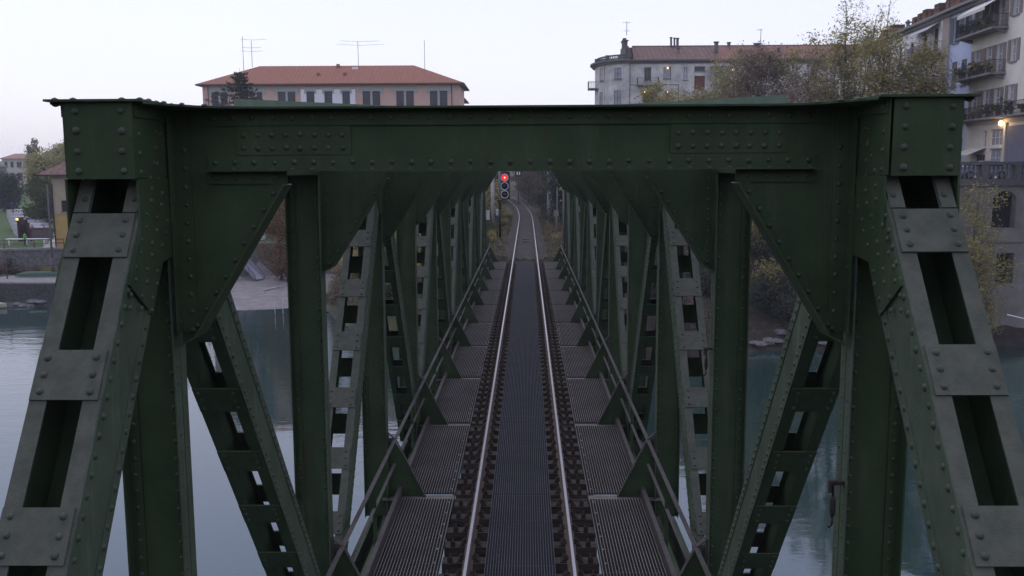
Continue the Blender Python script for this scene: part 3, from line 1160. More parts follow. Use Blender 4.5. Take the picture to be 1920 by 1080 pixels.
# left town: lawn; low shore: sand
litter = ramp(nz(1.2), [(0.3, (0.022, 0.018, 0.015)), (0.55, (0.05, 0.040, 0.033)), (0.72, (0.085, 0.07, 0.06))])
base = mixc(mrange(sx.outputs['X'], 5.5, 9), base, litter)
left = mrange(sx.outputs['X'], -20, -24)
base = mixc(left, base, lawn)
sm = t.nodes.new('ShaderNodeMath')
sm.operation = 'MULTIPLY'
t.links.new(left, sm.inputs[0])
t.links.new(mrange(sx.outputs['Z'], -4.6, -5.2), sm.inputs[1])
rocky = ramp(nz(2.2), [(0.35, (0.035, 0.034, 0.032)), (0.55, (0.085, 0.08, 0.076)), (0.72, (0.2, 0.19, 0.19))])
sand = mixc(mrange(sx.outputs['X'], -38, -42), sand, rocky)
base = mixc(sm.outputs[0], base, sand)
t.links.new(base, b.inputs['Base Color'])
bp = t.nodes.new('ShaderNodeBump')
bp.inputs['Strength'].default_value = 0.8
bp.inputs['Distance'].default_value = 0.15
t.links.new(nz(3.0, 8), bp.inputs['Height'])
t.links.new(bp.outputs[0], b.inputs['Normal'])
tag(m.build('ground', [gm]), kind='structure')
# near bank: unseen slope behind the viewer, raised and dark to block light
m = MB()
xs_ = [-260 + 20*i for i in range(27)]
ys_ = [(-2, -12), (-13, -0.42), (-30, 1), (-55, 12), (-90, 26), (-200, 32)]
for y, zz in ys_:
    for x in xs_:
        m.v.append((x, y + 2*math.sin(x*0.05) - (2 if y > -3 else 0), zz + (1.5*math.sin(x*0.11 + y) if y < -14 else 0)))
nx = len(xs_)
for j in range(len(ys_) - 1):
    for i in range(nx - 1):
        m.face((j*nx + i, (j + 1)*nx + i, (j + 1)*nx + i + 1, j*nx + i + 1))
tag(m.build('near_bank_light_block', [mat('light_block_slope', (0.03, 0.03, 0.018), 0.95, spec=0.05, vscale=0.3, col2=(0.06, 0.05, 0.03))]), kind='structure')
STONE = tilemat('rubble_stone', (0.10, 0.095, 0.09), (0.22, 0.21, 0.20), (0.05, 0.048, 0.045), 1.6, kind='vor')
CONC = mat('old_concrete', (0.17, 0.165, 0.16), 0.9, vscale=1.2, col2=(0.27, 0.26, 0.25), bump=0.3, bscale=8)
m = MB()
m.box(-4.2, 4.2, 55.65, 61, -12, -0.75)
m.box(-4.0, -1.75, 55.3, 58, -0.749, -0.22)
m.box(1.75, 4.0, 55.3, 58, -0.749, -0.22)
tag(m.build('bridge_abutment', [STONE]), 'rubble stone abutment under the far end of the green bridge', 'abutment')

# ================================================================== VEGETATION
def leafy(m):
    t = m.node_tree
    b = t.nodes['Principled BSDF']
    tr_ = t.nodes.new('ShaderNodeBsdfTranslucent')
    mx = t.nodes.new('ShaderNodeMixShader')
    mx.inputs[0].default_value = 0.4
    t.links.new(b.inputs['Base Color'].links[0].from_socket, tr_.inputs['Color'])
    t.links.new(b.outputs[0], mx.inputs[1])
    t.links.new(tr_.outputs[0], mx.inputs[2])
    t.links.new(mx.outputs[0], t.nodes['Material Output'].inputs['Surface'])
    return m


LEAF = {
    'olive': mat('olive_autumn_leaves', (0.06, 0.06, 0.02), 0.8, spec=0.1, island=[(0.20, 0.19, 0.065), (0.33, 0.30, 0.11), (0.44, 0.36, 0.12), (0.17, 0.15, 0.075), (0.27, 0.22, 0.11)]),
    'green': mat('dull_green_leaves', (0.04, 0.06, 0.02), 0.8, spec=0.1, island=[(0.035, 0.055, 0.02), (0.06, 0.08, 0.028), (0.09, 0.10, 0.035), (0.05, 0.06, 0.03)]),
    'yellow': mat('yellow_green_leaves', (0.15, 0.14, 0.05), 0.8, spec=0.1, island=[(0.24, 0.23, 0.10), (0.33, 0.30, 0.14), (0.38, 0.33, 0.13), (0.19, 0.19, 0.10)]),
    'orange': mat('orange_autumn_leaves', (0.18, 0.07, 0.02), 0.8, spec=0.1, island=[(0.17, 0.065, 0.02), (0.24, 0.10, 0.03), (0.13, 0.09, 0.03), (0.10, 0.09, 0.03)]),
    'dark': mat('dark_evergreen_leaves', (0.015, 0.025, 0.015), 0.8, spec=0.1, island=[(0.018, 0.028, 0.022), (0.03, 0.042, 0.03), (0.045, 0.056, 0.04)]),
    'ivy': mat('ivy_leaves', (0.02, 0.035, 0.02), 0.6, spec=0.2, island=[(0.022, 0.034, 0.024), (0.04, 0.056, 0.038), (0.06, 0.075, 0.055), (0.03, 0.04, 0.026)]),
    'brown': mat('brown_autumn_leaves', (0.08, 0.06, 0.045), 0.85, spec=0.1, island=[(0.11, 0.085, 0.065), (0.18, 0.14, 0.10), (0.25, 0.20, 0.12), (0.13, 0.105, 0.09)]),
}
for k_ in LEAF.values():
    leafy(k_)
BARK = mat('dark_bark', (0.035, 0.028, 0.024), 0.9, spec=0.1, vscale=6, col2=(0.08, 0.066, 0.056), bump=0.5, bscale=14, stretch=(1, 1, 0.3))


def leaf(m, c, s, r):
    a = Vector((r.gauss(0, 1), r.gauss(0, 1), r.gauss(0, 1))).normalized()
    b = a.orthogonal().normalized()*s*r.uniform(0.3, 0.6)
    a = a*s*r.uniform(0.6, 1.1)
    c = Vector(c)
    m.poly([c - a, c + b*0.9, c + a, c - b])


def tree(name, seed, H, spread, tr=0.22, first=0.25, n1=16, n2=6, n3=3, leaves=3500, ls=0.22, clump=0.45, rise=0.9, kind='olive', stems=1, top=0.5, bare=0.0, label=None, loc=(0, 0, 0), group=None, cat='tree'):
    """tapered trunk, limbs and twigs; leaves hang in clumps about the twigs"""
    r = random.Random(seed)
    wd, lf = MB(), MB()
    tips = []
    for st in range(stems):
        b0 = Vector((r.uniform(-1, 1), r.uniform(-1, 1), 0))*(0.35*spread if stems > 1 else 0)
        hh = H*(1 if st == 0 else r.uniform(0.6, 0.95))
        p, path = b0 - Vector((0, 0, 0.6)), []
        lean = Vector((r.uniform(-1, 1), r.uniform(-1, 1), 0))*(0.06 if stems == 1 else 0.12)
        n = 9
        for i in range(n + 1):
            path.append(p.copy())
            p = p + (Vector((r.uniform(-.05, .05), r.uniform(-.05, .05), 1)) + lean)*(hh + 0.6)/n
        rad = [tr*(1 - 0.93*i/n)*(1 if stems == 1 else 0.7) + 0.01 for i in range(n + 1)]
        wd.tube(path, rad, 7, False)
        for q in range(n1):
            t = first + (0.97 - first)*((q + r.random()*0.8)/n1)
            k = min(n - 1, int(t*n))
            o = path[k].lerp(path[k + 1], t*n - k)
            az = q*2.39996 + r.uniform(-.4, .4)
            prof = (1 - (max(0, t - 0.45)/0.55)**1.6*(1 - top))*(0.65 + 0.35*min(1, (t - first)/0.25))
            L = spread*prof*r.uniform(0.65, 1.1)
            d = Vector((math.cos(az), math.sin(az), rise*r.uniform(0.6, 1.3))).normalized()
            pts, pp = [o], o.copy()
            for i in range(4):
                d = (d + Vector((r.uniform(-.18, .18), r.uniform(-.18, .18), r.uniform(-.08, .16)))).normalized()
                pp = pp + d*L/4
                pts.append(pp.copy())
            rb = rad[k]*0.45
            wd.tube(pts, [rb, rb*.75, rb*.5, rb*.3, 0.008], 5, False)
            for u in range(n2):
                tt = r.uniform(0.3, 1.0)*4
                kk = min(3, int(tt))
                o2 = pts[kk].lerp(pts[kk + 1], tt - kk)
                d2 = (d + Vector((r.gauss(0, .6), r.gauss(0, .6), r.gauss(0.1, .5)))).normalized()
                e = o2 + d2*L*r.uniform(0.2, 0.45)
                wd.tube([o2, (o2 + e)/2 + Vector((0, 0, 0.04*L)), e], [rb*.3, rb*.2, 0.006], 4, False)
                tips.append((o2, e, t))
                for x in range(n3):
                    o3 = o2.lerp(e, r.uniform(0.4, 1))
                    d3 = (d2 + Vector((r.gauss(0, .7), r.gauss(0, .7), r.gauss(0.1, .6)))).normalized()
                    e3 = o3 + d3*L*r.uniform(0.1, 0.25)
                    wd.tube([o3, e3], [rb*.14 + 0.004, 0.004], 3, False)
                    tips.append((o3, e3, t))
    wts = [max(0.02, 1 - bare*max(0, x[2] - 0.35)*2)*r.choice((0.15, 0.6, 1, 1.6)) for x in tips]
    for q in range(leaves):
        a, e, _ = r.choices(tips, wts)[0]
        c = a.lerp(e, r.uniform(0.3, 1.1)) + Vector((r.gauss(0, 1), r.gauss(0, 1), r.gauss(0, .8)))*clump
        if c.z > 0.1:
            leaf(lf, c, ls*r.uniform(0.6, 1.35), r)
    root = thing(name, label, cat, loc, group)
    wd.build('trunk', [BARK], root)
    lf.build('crown', [LEAF[kind]], root)
    return root


def conifer(name, seed, H, spread, leaves, label, loc):
    r = random.Random(seed)
    wd, lf = MB(), MB()
    wd.tube([(0, 0, -0.5), (0, 0, H*0.6), (0, 0, H)], [0.25, 0.12, 0.02], 7)
    z = H*0.06
    while z < H*0.985:
        f = 1 - z/H
        L0 = spread*(f**0.85) + 0.15
        for q in range(7):
            az = q*0.9 + r.uniform(0, 0.7) + z*1.7
            L = L0*r.uniform(0.5, 1.2)
            zz = z + r.uniform(-.1, .1)
            e = Vector((math.cos(az)*L, math.sin(az)*L, zz - L*0.10 + (0.12*L if f < .4 else 0)))
            mid = Vector((math.cos(az)*L*.5, math.sin(az)*L*.5, zz - L*0.09))
            wd.tube([(0, 0, zz + .1), mid, e], [0.05*f + .01, 0.03*f + .008, 0.005], 4, False)
            for u in range(int(leaves*(0.12 + f)/170) + 6):
                tt = r.uniform(0.1, 1.03)
                c = Vector((0, 0, zz)).lerp(mid, tt*2) if tt < .5 else mid.lerp(e, tt*2 - 1)
                wd_ = (1.05 - tt)*L*0.28 + 0.05
                side = Vector((-math.sin(az), math.cos(az), 0))
                c = c + side*r.uniform(-1, 1)*wd_ + Vector((0, 0, r.uniform(-.28, 0.04)))
                leaf(lf, c, 0.15*r.uniform(.6, 1.3), r)
        z += H*0.030*(0.55 + f)
    root = thing(name, label, 'tree', loc)
    wd.build('trunk', [BARK], root)
    lf.build('crown', [LEAF['dark']], root)
    return root


def shrub_mesh(seed, rx, rz, n, ls, kind):
    r = random.Random(seed)
    m, st = MB(), MB()
    cl = [Vector((r.gauss(0, .45)*rx, r.gauss(0, .45)*rx, abs(r.gauss(0.35, .3))*rz)) for _ in range(16)]
    for q in range(n):
        c = r.choice(cl) + Vector((r.gauss(0, 1), r.gauss(0, 1), r.gauss(0, 1)))*rx*0.2
        if c.z > 0.02:
            leaf(m, c, ls*r.uniform(.6, 1.4), r)
    for c in cl:
        st.tube([(0, 0, -0.2), c*0.5 + Vector((0, 0, 0.15)), c + Vector((0, 0, 0.25*rz))], [0.04, 0.025, 0.006], 4, False)
    return m.mesh('foliage', [LEAF[kind]]), st.mesh('stems', [BARK])


def put(px, Y):
    q = at(px, 330, Y)
    return (q.x, Y, ground(q.x, Y))


# --- trees on the right bank, in front of the apartment houses
def rt_tree(px, Y, ytop, **k):
    x, y, z = put(px, Y)
    kw = dict(name='bank_tree', loc=(x, y, z), H=at(px, ytop, Y).z - z)
    kw.update(k)
    return tree(**kw)


rt_tree(1225, 112, 188, seed=11, spread=4.0, leaves=6998, kind='olive', ls=0.166, first=0.45, rise=0.7, label='low olive leaved bank tree in front of the round corner of the grey building')
rt_tree(1305, 108, 190, seed=12, spread=3.2, leaves=4276, kind='olive', ls=0.166, first=0.5, label='small thin bank tree below the orange wooden window of the grey building')
rt_tree(1385, 103, 138, seed=13, spread=4.70, leaves=9184, kind='olive', ls=0.174, first=0.4, stems=2, label='rounded yellowish bank tree just left of the brown leaved one')
rt_tree(1440, 98, 112, seed=14, spread=4.82, leaves=10059, kind='brown', ls=0.166, first=0.35, stems=2, n2=7, label='brown leaved bank tree in the middle of the row')
rt_tree(1525, 95, 78, seed=15, spread=4.93, leaves=11371, kind='olive', ls=0.166, first=0.35, stems=3, n2=6, bare=0.4, label='tall olive bank tree with upright limbs left of the bare tops')
rt_tree(1588, 92, 4, seed=16, spread=3.58, leaves=4374, kind='olive', ls=0.149, first=0.35, stems=2, n2=5, rise=2.2, bare=0.9, clump=0.35, label='tallest bank tree, thin and almost bare at its top')
rt_tree(1632, 94, -6, seed=17, spread=3.81, leaves=567, kind='olive', ls=0.132, first=0.4, n1=12, n2=4, n3=1, rise=2.4, tr=0.13, bare=1.0, label='bare whip like bank tree standing against the white sky')
rt_tree(1672, 86, 80, seed=18, spread=4.37, leaves=11371, kind='olive', ls=0.158, first=0.4, stems=3, rise=1.3, label='dense olive bank tree in front of the white house')
rt_tree(1728, 84, 96, seed=19, spread=3.02, leaves=6997, kind='olive', ls=0.149, first=0.4, stems=2, rise=1.3, label='narrow olive bank tree beside the beige corner of the white house')
rt_tree(1480, 88, 150, seed=20, spread=4.03, leaves=7872, kind='brown', ls=0.158, first=0.3, stems=3, label='low brown bank tree with many stems behind the portal top')
rt_tree(1842, 70.2, 352, seed=21, spread=2.4, leaves=8748, kind='olive', ls=0.124, first=0.2, stems=3, tr=0.1, label='slender olive tree growing against the arched river wall')
# --- left bank
x, y, z = put(458, 128)
conifer('spruce_tree', 31, at(458, 128, 128).z - z, 15.5, 46000, 'dark pointed spruce in front of the pink building', (x, y, z))
rt_tree(92, 172, 300, seed=32, spread=4.6, leaves=9000, kind='yellow', ls=0.3, clump=0.8, first=0.12, n1=22, rise=0.9, label='large pale yellow green tree behind the yellow house', name='park_tree')
rt_tree(122, 168, 284, seed=36, spread=4.6, leaves=7000, kind='yellow', ls=0.3, clump=0.8, first=0.15, n1=20, rise=0.8, label='yellow tree top just above the tiled roof of the yellow house', name='park_tree')
rt_tree(82, 138, 352, seed=33, spread=3.6, leaves=9000, kind='green', ls=0.2, clump=0.5, first=0.2, n1=18, rise=0.5, label='dark olive park tree beside the yellow house', name='park_tree')
rt_tree(10, 178, 336, seed=34, spread=2.2, leaves=7000, kind='dark', ls=0.24, clump=0.6, first=0.12, n1=18, rise=0.5, label='dark rounded tree standing alone on the lawn', name='park_tree')
rt_tree(56, 230, 262, seed=35, spread=2.2, leaves=3400, kind='brown', ls=0.34, clump=0.4, first=0.1, n1=18, rise=2.6, bare=0.7, stems=2, label='thin twin topped poplar in front of the far cream building', name='poplar_tree')
rt_tree(-22, 240, 318, seed=37, spread=4.2, leaves=3000, kind='brown', ls=0.4, clump=0.7, first=0.1, label='greyish bare tree at the left edge below the far building', name='park_tree')
rt_tree(528, 107, 352, seed=38, spread=2.7, leaves=5200, kind='orange', ls=0.18, clump=0.4, first=0.04, n1=20, rise=0.6, stems=2, label='orange autumn tree at the edge of the beach', name='park_tree')
rt_tree(545, 116, 322, seed=39, spread=3.6, leaves=4200, kind='olive', ls=0.22, clump=0.5, first=0.1, label='olive tree behind the orange tree by the beach', name='park_tree')
rt_tree(505, 135, 345, seed=40, spread=4.0, leaves=3600, kind='green', ls=0.3, clump=0.6, first=0.05, label='dark green tree behind the quay wall above the beach', name='park_tree')
# --- wood along and behind the railway
g0 = 'bare brown trees of the wood behind the railway'
protoA = tree('wood_tree', 51, 11, 3.2, leaves=2600, kind='brown', ls=0.24, first=0.12, n2=6, clump=0.5, label='brown nearly bare tree of the wood where the track disappears', group=g0)
protoB = tree('wood_tree', 52, 9, 3.4, leaves=3000, kind='brown', ls=0.24, first=0.05, stems=2, clump=0.5, label='brown nearly bare tree of the wood where the track disappears', group=g0)
rr = random.Random(5)
first = [True, True]
spots = []
for i in range(64):
    Y = 134 + 80*rr.random()
    X = track_x(Y) + rr.uniform(-13, 15)
    if abs(X - track_x(Y)) < 3.0 or (X < track_x(Y) and Y < 150):
        continue
    spots.append((X, Y))
for i, (X, Y) in enumerate(spots):
    p_ = (protoA, protoB)[i % 2]
    sc = rr.uniform(0.7, 1.05)
    l_ = (X, Y, ground(X, Y))
    if first[i % 2]:
        p_.location = l_
        first[i % 2] = False
    else:
        dup(p_, l_, rz=rr.uniform(0, 6), scale=sc)
tree('ivy_tree', 61, 10.5, 3.0, leaves=9000, kind='ivy', ls=0.24, clump=0.55, first=0.02, n1=22, n2=7, rise=0.35, top=0.8, label='ivy covered tree leaning over the right side of the track', loc=(4.6, 118, -0.6))
tree('ivy_tree', 62, 6.0, 2.6, leaves=6000, kind='ivy', ls=0.22, clump=0.5, first=0.02, n1=20, n2=6, rise=0.35, top=0.8, label='lower ivy covered bush tree right of the track nearer the bridge', loc=(4.7, 99, -0.9))
tree('bank_tree', 63, 9.5, 2.4, leaves=1800, kind='yellow', ls=0.2, clump=0.45, first=0.3, label='thin yellowing tree beside the concrete pole right of the track', loc=(4.75, 84, -1.0))
tree('bank_tree', 64, 7.0, 2.6, leaves=4200, kind='olive', ls=0.22, clump=0.5, first=0.05, label='olive green tree behind the railway signal', loc=(-6.3, 112, -1.2))
tree('bank_tree', 65, 5.0, 2.2, leaves=3600, kind='olive', ls=0.2, clump=0.5, first=0.02, stems=2, label='bushy green tree left of the track below the signal', loc=(-5.4, 98, -1.0))
# --- shrubs on the slopes
gs = 'shrubs covering the wooded river banks'
kinds = []
for i, (kd, lab) in enumerate((('olive', 'olive shrub among the undergrowth of the river bank'), ('brown', 'brown autumn shrub among the undergrowth of the river bank'), ('green', 'dull green shrub among the undergrowth of the river bank'), ('ivy', 'dark ivy covered shrub among the undergrowth of the river bank'))):
    f_, s_ = shrub_mesh(70 + i, 1.7, 2.2, 4200, 0.105, kd)
    root = thing('shrub', lab, 'shrub', (0, 0, 0), gs + ', ' + kd)
    link('stems', s_, root)
    link('foliage', f_, root)
    kinds.append([root, True])
rr = random.Random(9)


def plant(X, Y, k, sc):
    root, fresh = kinds[k]
    l_ = (X, Y, ground(X, Y) - 0.1)
    if fresh:
        root.location = l_
        root.scale = (sc,)*3
        kinds[k][1] = False
    else:
        dup(root, l_, rz=rr.uniform(0, 6.2), scale=sc)


n = 0
while n < 64:                                   # right bank slope
    X = rr.uniform(6.5, 31)
    Y = shore(X) + rr.uniform(3, 30)
    plant(X, Y, rr.choice((0, 1, 1, 1, 3, 3)), rr.uniform(0.9, 1.8))
    n += 1
n = 0
while n < 12:                                   # foot of the river wall
    X = rr.uniform(31, 48)
    plant(X, shore(X) + rr.uniform(1.0, 3.0), rr.choice((2, 3, 0)), rr.uniform(0.7, 1.3))
    n += 1
n = 0
while n < 26:                                   # rubble slope under the left quay wall
    X = rr.uniform(-66, -43)
    plant(X, wallY(X) - rr.uniform(0.6, 3.4), rr.choice((0, 0, 2, 3, 1)), rr.uniform(0.35, 0.7))
    n += 1
n = 0
while n < 40:                                   # left bank between beach and bridge
    X = rr.uniform(-20, -5)
    Y = shore(X) + rr.uniform(3.0, 30)
    plant(X, Y, rr.choice((0, 0, 1, 2)), rr.uniform(0.7, 1.4))
    n += 1
for X, Y, k, sc in ((-2.3, 92, 2, .28), (-2.4, 99, 0, .3), (-2.2, 106, 2, .3), (2.4, 90, 1, .28), (2.5, 97, 3, .35), (2.4, 104, 3, .38), (2.3, 111, 3, .4), (2.2, 117, 3, .4), (-2.6, 112, 0, .4), (2.5, 83, 1, .25), (-2.5, 85, 2, .25), (2.5, 76, 0, .22), (-2.6, 74, 0, .22), (-3.4, 60, 2, .25), (-3.2, 63, 0, .22), (3.3, 61, 1, .25), (3.2, 66, 2, .28), (3.0, 72, 1, .3), (-3.1, 70, 2, .28), (-3.0, 79, 0, .35), (3.0, 77, 0, .3), (3.1, 84, 1, .35), (3.2, 95, 1, .45), (3.3, 101, 3, .6), (4.3, 92, 3, .9), (4.2, 98, 3, 1.0), (3.9, 105, 3, 1.0), (-3.3, 88, 2, .4), (-3.3, 101, 2, .5), (-3.5, 108, 0, .6), (-4.6, 66, 2, .45), (-4.2, 71, 0, .5), (-5.2, 76, 0, .7), (4.4, 64, 2, .5), (4.6, 69, 1, .6), (4.9, 74, 0, .7), (4.2, 80, 1, .55), (4.2, 88, 2, .6), (-4.0, 84, 2, .6), (-4.2, 92, 2, .7), (3.6, 108, 3, .7), (3.4, 128, 3, .8), (-4.4, 122, 2, .8), (-4.8, 134, 0, .9)):
    plant(X, Y, k, sc)
# undergrowth and grass tufts nobody could count
r = random.Random(3)
m = MB()
for q in range(64000):
    if q % 3 == 0:
        X = r.uniform(-7, 7)
        Y = r.uniform(57, 125)
        dx = abs(X - track_x(Y))
        if dx < 1.35 or (dx < 2.4 and r.random() < 0.8):
            continue
        s = 0.085
    elif q % 3 == 1:
        X = r.uniform(6, 33)
        Y = shore(X) + r.uniform(1.5, 26)
        s = 0.105
    else:
        X = r.uniform(-22, -5)
        Y = shore(X) + r.uniform(2.5, 26)
        s = 0.105
    leaf(m, (X, Y, ground(X, Y) + r.uniform(0, 0.35)), s*r.uniform(.6, 1.5), r)
for q in range(16000):
    Y = r.uniform(56.5, 118)
    X = track_x(Y) + r.choice((-1, 1))*(1.5 + abs(r.gauss(0, 1.5)))
    if noise2(X*1.3, Y*0.9) + r.gauss(0, .5) < -0.1:
        continue
    leaf(m, (X, Y, ground(X, Y) + r.uniform(0, 0.3)), 0.085*r.uniform(.6, 1.5), r)
UG = mat('undergrowth_leaves', (0.06, 0.06, 0.03), 0.9, spec=0.1, island=[(0.05, 0.055, 0.025), (0.10, 0.08, 0.05), (0.075, 0.085, 0.03), (0.12, 0.095, 0.055), (0.06, 0.045, 0.035)])
tag(m.build('undergrowth', [UG]), 'low undergrowth and fallen leaves covering the banks and the track sides', 'undergrowth', kind='stuff')
# grass band where the deck ends
m = MB()
for q in range(900):
    X, Y = r.uniform(-2.6, 2.6), 56.0 + abs(r.gauss(0, 0.8))
    if 0.62 < abs(X) < 0.88:
        continue
    leaf(m, (X, Y, -0.34 + r.uniform(0, 0.22)), 0.09*r.uniform(.6, 1.5), r)
tag(m.build('grass', [LEAF['green']]), 'green weeds growing across the end of the bridge deck', 'grass', kind='stuff')
# ================================================================== BUILDINGS
GLASS = mat('dark_window_glass', (0.02, 0.022, 0.028), 0.12, spec=0.5)
GLASS2 = mat('pale_curtained_glass', (0.22, 0.23, 0.27), 0.25, spec=0.5, vscale=1.5, col2=(0.34, 0.35, 0.4))
FRAMEW = mat('white_window_frame', (0.6, 0.6, 0.6), 0.6)
FRAMED = mat('dark_window_frame', (0.06, 0.055, 0.06), 0.6)
WARM = mat('warm_bulb', (1, 0.75, 0.4), 0.5, emit=((1.0, 0.62, 0.25), 6.0))


def kid(m, name, mats, root):
    o = m.build(name, mats, root)
    o.location = -root.location
    return o


def sub(m, name, mats, par):
    return m.build(name, mats, par)


class Wall:
    """vertical wall in its own frame: u along, z up, n outwards"""

    def __init__(s, O, U, N):
        s.O, s.U, s.N = Vector(O), Vector(U).normalized(), Vector(N).normalized()

    def pt(s, u, z, d=0.0):
        return s.O + s.U*u + s.N*d + Vector((0, 0, z - s.O.z))

    def box(s, m, u0, u1, z0, z1, d0, d1):
        m.hexa([s.pt(u0, z0, d1), s.pt(u1, z0, d1), s.pt(u1, z0, d0), s.pt(u0, z0, d0), s.pt(u0, z1, d1), s.pt(u1, z1, d1), s.pt(u1, z1, d0), s.pt(u0, z1, d0)])

    def holes(s, m, u0, u1, z0, z1, ops, deep=0.22):
        us = sorted(set([u0, u1] + [round(o[0], 4) for o in ops] + [round(o[1], 4) for o in ops]))
        zs = sorted(set([z0, z1] + [round(o[2], 4) for o in ops] + [round(o[3], 4) for o in ops]))
        us = [u for u in us if u0 - 1e-6 <= u <= u1 + 1e-6]
        zs = [z for z in zs if z0 - 1e-6 <= z <= z1 + 1e-6]
        for i in range(len(us) - 1):
            for j in range(len(zs) - 1):
                cu, cz = (us[i] + us[i + 1])/2, (zs[j] + zs[j + 1])/2
                if any(o[0] < cu < o[1] and o[2] < cz < o[3] for o in ops):
                    continue
                m.poly([s.pt(us[i], zs[j]), s.pt(us[i + 1], zs[j]), s.pt(us[i + 1], zs[j + 1]), s.pt(us[i], zs[j + 1])])
        for a, b, c, d in [o[:4] for o in ops]:
            m.poly([s.pt(a, c), s.pt(a, c, -deep), s.pt(a, d, -deep), s.pt(a, d)])
            m.poly([s.pt(b, c), s.pt(b, d), s.pt(b, d, -deep), s.pt(b, c, -deep)])
            m.poly([s.pt(a, d), s.pt(a, d, -deep), s.pt(b, d, -deep), s.pt(b, d)])
            m.poly([s.pt(a, c), s.pt(b, c), s.pt(b, c, -deep), s.pt(a, c, -deep)])

    def window(s, root, a, b, c, d, fm=None, gm_=None, nv=1, nh=1, deep=0.16, fw=0.07, sill=True, lit=False, sillm=None):
        m = MB()
        D = -deep
        for u0, u1, z0, z1 in ((a, a + fw, c, d), (b - fw, b, c, d), (a + fw, b - fw, c, c + fw), (a + fw, b - fw, d - fw, d)):
            s.box(m, u0, u1, z0, z1, D - 0.05, D)
        for i in range(1, nv):
            u = a + (b - a)*i/nv
            s.box(m, u - fw/2, u + fw/2, c + fw, d - fw, D - 0.048, D - 0.002)
        for i in range(1, nh):
            z = c + (d - c)*i/nh
            s.box(m, a + fw, b - fw, z - fw*.35, z + fw*.35, D - 0.046, D - 0.004)
        w_ = kid(m, 'window', [fm or FRAMEW], root)
        g = MB()
        g.poly([s.pt(a, c, D - 0.03), s.pt(b, c, D - 0.03), s.pt(b, d, D - 0.03), s.pt(a, d, D - 0.03)])
        sub(g, 'pane', [gm_ or GLASS], w_)
        if sill:
            k = MB()
            s.box(k, a - 0.1, b + 0.1, c - 0.12, c - 0.005, -0.02, 0.12)
            sub(k, 'sill', [sillm or CONC], w_)
        return w_

    def shutters(s, root, a, b, c, d, m_, both=True, wd=None):
        wd = wd or (b - a)/2
        for u0, u1 in ((a - wd, a - 0.02), (b + 0.02, b + wd)):
            m = MB()
            s.box(m, u0, u1, c, d, 0.02, 0.06)
            z = c + 0.1
            while z < d - 0.1:
                s.box(m, u0 + 0.06, u1 - 0.06, z, z + 0.05, 0.06, 0.075)
                z += 0.11
            kid(m, 'shutter', [m_], root)


def aerial(root, base, h, arms):
    m = MB()
    b = Vector(base)
    m.tube([b, b + Vector((0, 0, h))], 0.05, 6)
    for z, wd, dx in arms:
        c = b + Vector((0, 0, z))
        m.tube([c + Vector((-wd/2 + dx, 0, 0.03*wd)), c + Vector((dx, 0, 0)), c + Vector((wd/2 + dx, 0, 0.02*wd))], 0.022, 5)
        for i in range(7):
            x = -wd/2 + dx + wd*i/6
            m.tube([c + Vector((x, -0.5, 0)), c + Vector((x, 0.5, 0))], 0.012, 4)
    return kid(m, 'aerial', [mat('aerial_metal', (0.3, 0.3, 0.32), 0.5)], root)


# --- pink building on the left
PK = mat('pink_render', (0.55, 0.37, 0.305), 0.9, spec=0.1, vscale=0.5, col2=(0.62, 0.43, 0.36))
WHR = mat('white_render', (0.74, 0.74, 0.76), 0.9, spec=0.1, vscale=0.5, col2=(0.82, 0.82, 0.83))
LINT = mat('grey_lintel', (0.38, 0.40, 0.38), 0.9)
TILE = tilemat('red_roof_tiles', (0.26, 0.105, 0.07), (0.34, 0.155, 0.105), (0.19, 0.085, 0.06), 0.5)
a0 = at(381, 200, 150)
b0 = at(861, 200, 150)
root = thing('school_building', 'long pink building with white middle bay and red hipped roof beyond the left bank', 'building', ((a0.x + b0.x)/2, 150, -3.2))
WF = Wall((a0.x, 150, -3.2), (1, 0, 0), (0, -1, 0))
u = lambda px: at(px, 190, 150).x - a0.x
zt = at(620, 157, 150).z
zw1, zl = at(620, 171.5, 150).z, at(620, 167.5, 150).z
zw0 = zw1 - 2.75
Wd = u(861)
pairs = [(397, 427), (468, 492), (521.5, 554), (680, 713), (743, 776), (806, 839)]
singles = [(575.5, 590.5), (609, 624), (642.5, 657)]
ops = []
fl = [0, 5.2, 10.4]
wins = []
for f in fl:
    for a, b_ in pairs:
        mid = (u(a) + u(b_))/2
        wins.append((u(a), mid - 0.18, zw0 - f, zw1 - f, 0))
        wins.append((mid + 0.18, u(b_), zw0 - f, zw1 - f, 0))
    for a, b_ in singles:
        wins.append((u(a), u(b_), zw0 - f, zw1 - f, 1))
m = MB()
ub0, ub1 = u(565), u(667)
WF.holes(m, 0, ub0, -3.2, zt, [w for w in wins if w[1] < ub0])
WF.holes(m, ub1, Wd, -3.2, zt, [w for w in wins if w[0] > ub1])
Dp = 12
e = [WF.pt(0, 0), WF.pt(Wd, 0)]
m.poly([WF.pt(Wd, -3.2), WF.pt(Wd, -3.2, -Dp), WF.pt(Wd, zt, -Dp), WF.pt(Wd, zt)])
m.poly([WF.pt(0, -3.2), WF.pt(0, zt), WF.pt(0, zt, -Dp), WF.pt(0, -3.2, -Dp)])
m.poly([WF.pt(0, -3.2, -Dp), WF.pt(0, zt, -Dp), WF.pt(Wd, zt, -Dp), WF.pt(Wd, -3.2, -Dp)])
kid(m, 'wall', [PK], root)
m = MB()
WB = Wall((a0.x, 149.7, -3.2), (1, 0, 0), (0, -1, 0))
WB.holes(m, ub0, ub1, -3.2, zt - 0.9, [w for w in wins if w[4]])
for uu in (ub0, ub1):
    m.poly([WB.pt(uu, -3.2), WB.pt(uu, -3.2, -0.3), WB.pt(uu, zt - 0.9, -0.3), WB.pt(uu, zt - 0.9)])
